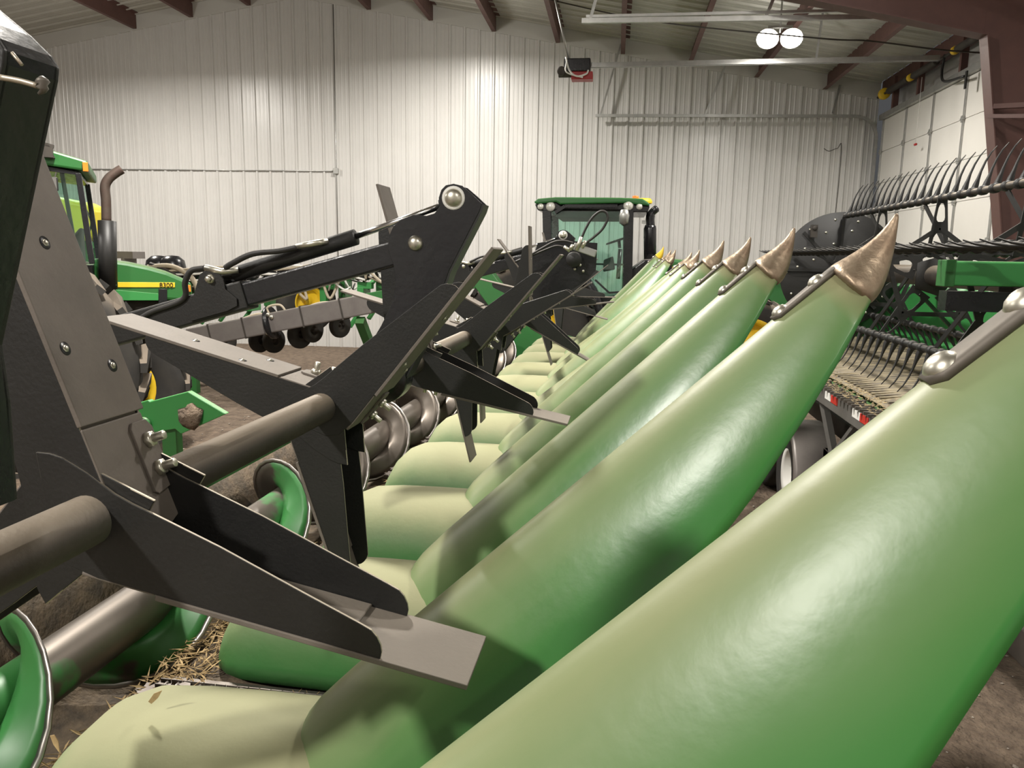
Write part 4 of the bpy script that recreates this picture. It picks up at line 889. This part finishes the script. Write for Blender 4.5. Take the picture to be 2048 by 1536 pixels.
for r, n_ in ((.50, 14), (.40, 10), (.27, 7)):
    for k in range(n_):
        a = 2 * PI * (k + rnd.uniform(-.2, .2)) / n_; b = MB(); b.lathe([(0, -.008), (.010, -.006), (.013, 0)], pw(AXX + r * math.cos(a), Y1 - .001, AXZ + r * math.sin(a)), (0, 1, 0), 10); b.build('bolt', M['zinc'], ed)  # added studs standing for holes that show the bright wall behind
p = at(1630, 462, Y=Y1 - .1); b = MB(); b.box(pw(p.x, Y1 - .06, p.z), (.06, .05, .12)); b.cyl(pw(p.x, Y1 - .1, p.z + .03), (0, 1, 0), .022, .05, 12); b.build('bat_bearing', M['dark'], ed)
# green reel lift arm reaching in from the right
LY = 4.25; p0_ = at(1890, 546, Y=LY); p1_ = at(2100, 550, Y=LY)
b = MB(); b.beam(pw(p0_.x, LY, p0_.z), pw(4.1, LY, p1_.z), .10, .125, (0, 0, 1)); lg = b.build('lift_arm', M['brightgreen'], ph, bevel=.01)
b = MB(); b.beam(pw(p0_.x - .02, LY, p0_.z), pw(p0_.x + .03, LY, p0_.z), .11, .135, (0, 0, 1)); b.build('arm_cap', M['green'], lg, bevel=.004)
b = MB(); b.beam(pw(p0_.x, LY, p0_.z - .14), pw(4.1, LY, p1_.z - .16), .10, .10, (0, 0, 1)); b.build('lift_cylinder', M['blackgloss'], lg)
# deck, knife, back sheet
DZ_ = HC - .845
rows = []; b = MB()
b.grid([[pw(x, y, z) for x, z in ((1.56, DZ_ - .03), (1.75, DZ_ - .01), (2.45, DZ_ + .06), (2.68, DZ_ + .09), (2.70, DZ_ + .11), (2.78, DZ_ + .2), (2.8, DZ_ + .62), (2.86, DZ_ + .68), (2.95, DZ_ + .66))] for y in (Y0 - .1, Y1 + .2)], smooth=False)
dk = b.build('back_sheet', M['brightgreen'], ph, solid=.01)
b = MB()
y = Y0
while y < Y1 + .1:
    b.add([pw(1.62, y, DZ_ + .03), pw(1.62, y + .03, DZ_ + .03), pw(2.66, y + .03, DZ_ + .12), pw(2.66, y, DZ_ + .12)], [(0, 1, 2, 3)]); y += .075
b.build('draper_slats', M['belt'], dk, solid=.008)
b = MB(); b.grid([[pw(x, y, z) for x, z in ((1.575, DZ_ + .018), (1.78, DZ_ + .052), (2.68, DZ_ + .118))] for y in (Y0, Y1)], smooth=False); b.build('draper_belt', M['belt'], dk, solid=.004)
b = MB(); rnd = random.Random(9)
for i in range(78):
    y = Y1 - .0762 * i
    b.prism([(-.075, -.008), (0.0, -.02), (.03, -.02), (.03, .02), (0.0, .02), (-.075, .008)], pw(1.50, y, DZ_ - .01), (1, 0, 0), (0, 1, 0), (0, 0, 1), 0, .018)
    if i % 2: b.cyl(pw(1.52, y, DZ_ + .008), (0, 0, 1), .012, .016, 6)
b.build('knife_guards', M['strap'], ph)
b = MB()
for i in range(3200):
    x = 1.60 + abs(rnd.gauss(0, .16)); y = rnd.uniform(Y0, Y1); z = DZ_ + .018 + (min(x, 2.4) - 1.57) * .10; r = rnd.uniform(.003, .008)
    if i % 2: x = rnd.uniform(1.43, 1.62); z = DZ_ + .012 + rnd.uniform(0, .012)
    a = rnd.uniform(0, 6.3); d = Vector((math.cos(a), math.sin(a), rnd.uniform(-.2, .4))) * r * 2; q = Vector((-math.sin(a), math.cos(a), .2)) * r * .6; c_ = pw(x, y, z + .004)
    b.add([c_ - d, c_ + q, c_ + d, c_ - q, c_ + Vector((0, 0, r * .8))], [(0, 1, 4), (1, 2, 4), (2, 3, 4), (3, 0, 4)])
ob = b.build('seed_residue', M['seed'], None, fix=False); ob.location = ORG; tag(ob, 'pale chaff and seeds scattered along the front edge of the grain platform header', 'crop residue', kind='stuff')
b = MB(); b.prism([(1.45, DZ_ - .05), (1.5, DZ_ + .05), (1.7, DZ_ + .35), (2.2, DZ_ + .62), (2.95, DZ_ + .7), (2.95, DZ_ - .1)], pw(0, Y1 + .2, 0), (1, 0, 0), (0, 0, 1), (0, 1, 0), 0, .02); b.build('end_panel', M['green'], ph)
# trailer
tr = empty('header_trailer', (1.9, 5.6, 0), label='dark grey header trailer with red and white reflectors under the grain platform', cat='trailer'); TO = Vector((1.9, 5.6, 0))
def tw(x, y, z): return Vector((x, y, z)) - TO
b = MB(); b.box(tw(1.54, 5.4, DZ_ - .09), (.09, 6.4, .14)); b.build('side_rail', M['grey'], tr, bevel=.006)
for i in range(4):
    y = 6.02 - .64 * i
    for dy, m_ in ((.075, 'white'), (-.075, 'refred')): b = MB(); b.box(tw(1.492, y + dy - .6, DZ_ - .075), (.006, .15, .05)); b.build('reflector', M[m_], tr)
b = MB(); b.box(tw(1.66, 3.9, .60), (.12, 4.0, .14)); b.box(tw(2.05, 5.85, .60), (.90, .14, .14)); b.box(tw(2.05, 7.5, .62), (.14, 3.4, .16)); b.build('main_tube', M['dark'], tr, bevel=.006)
for y in (3.0, 5.75):
    for y2 in (y + .12, y - .75, y - 1.1):
        b = MB(); b.beam(tw(1.56, y2, DZ_ - .16), tw(1.64, y, .64), .06, .035); b.build('brace', M['grey'], tr)
    b = MB(); b.beam(tw(1.66, y - .1, .66), tw(2.6, y - .1, DZ_ - .03), .06, .06); b.build('brace', M['dark'], tr)
for y in (6.25, 7.15):
    wheel(tr, tw(1.52, y, .36), (-1, 0, 0), .36, .22, .20, M['white'], 0, 'wheel')
    rows = []; b = MB()
    for a in range(-8, 189, 14): rows.append([tw(x, y + r * math.cos(math.radians(a)), .36 + r * math.sin(math.radians(a))) for x, r in ((1.385, .40), (1.385, .43), (1.41, .44), (1.66, .44))])
    b.grid(rows); b.build('fender', M['fender'], tr, solid=.006)
    wheel(tr, tw(2.6, y, .36), (1, 0, 0), .36, .22, .20, M['white'], 0, 'wheel')
    b = MB(); b.cyl(tw(1.5, y, .36), (1, 0, 0), .04, 1.1, 12); b.build('axle', M['dark'], tr)
b = MB(); b.box(tw(1.5, 6.7, .52), (.08, .16, .05)); b.build('marker_lamp', M['lens'], tr)
# gravel on the floor: nobody could count it
b = MB(); rnd = random.Random(2)
for i in range(2600):
    if i % 3 == 0: x, y = rnd.uniform(.2, 1.5), rnd.uniform(.4, 4)
    elif i % 3 == 1: x, y = rnd.uniform(.5, 4.5), rnd.uniform(3, 9)
    else: x, y = rnd.uniform(-8, -1.5), rnd.uniform(3, 10)
    r = rnd.uniform(.004, .016); vs = [(x + r * rnd.uniform(.6, 1.2) * dx, y + r * rnd.uniform(.6, 1.2) * dy, r * .5 + r * .6 * dz) for dx, dy, dz in ((1, 0, 0), (0, 1, 0), (-1, 0, 0), (0, -1, 0), (0, 0, 1), (0, 0, -1))]
    b.add(vs, [(0, 1, 4), (1, 2, 4), (2, 3, 4), (3, 0, 4), (1, 0, 5), (2, 1, 5), (3, 2, 5), (0, 3, 5)])
tag(b.build('gravel', M['stone'], fix=False), 'small stones and crumbs scattered over the brown dirt floor', 'gravel', kind='stuff')
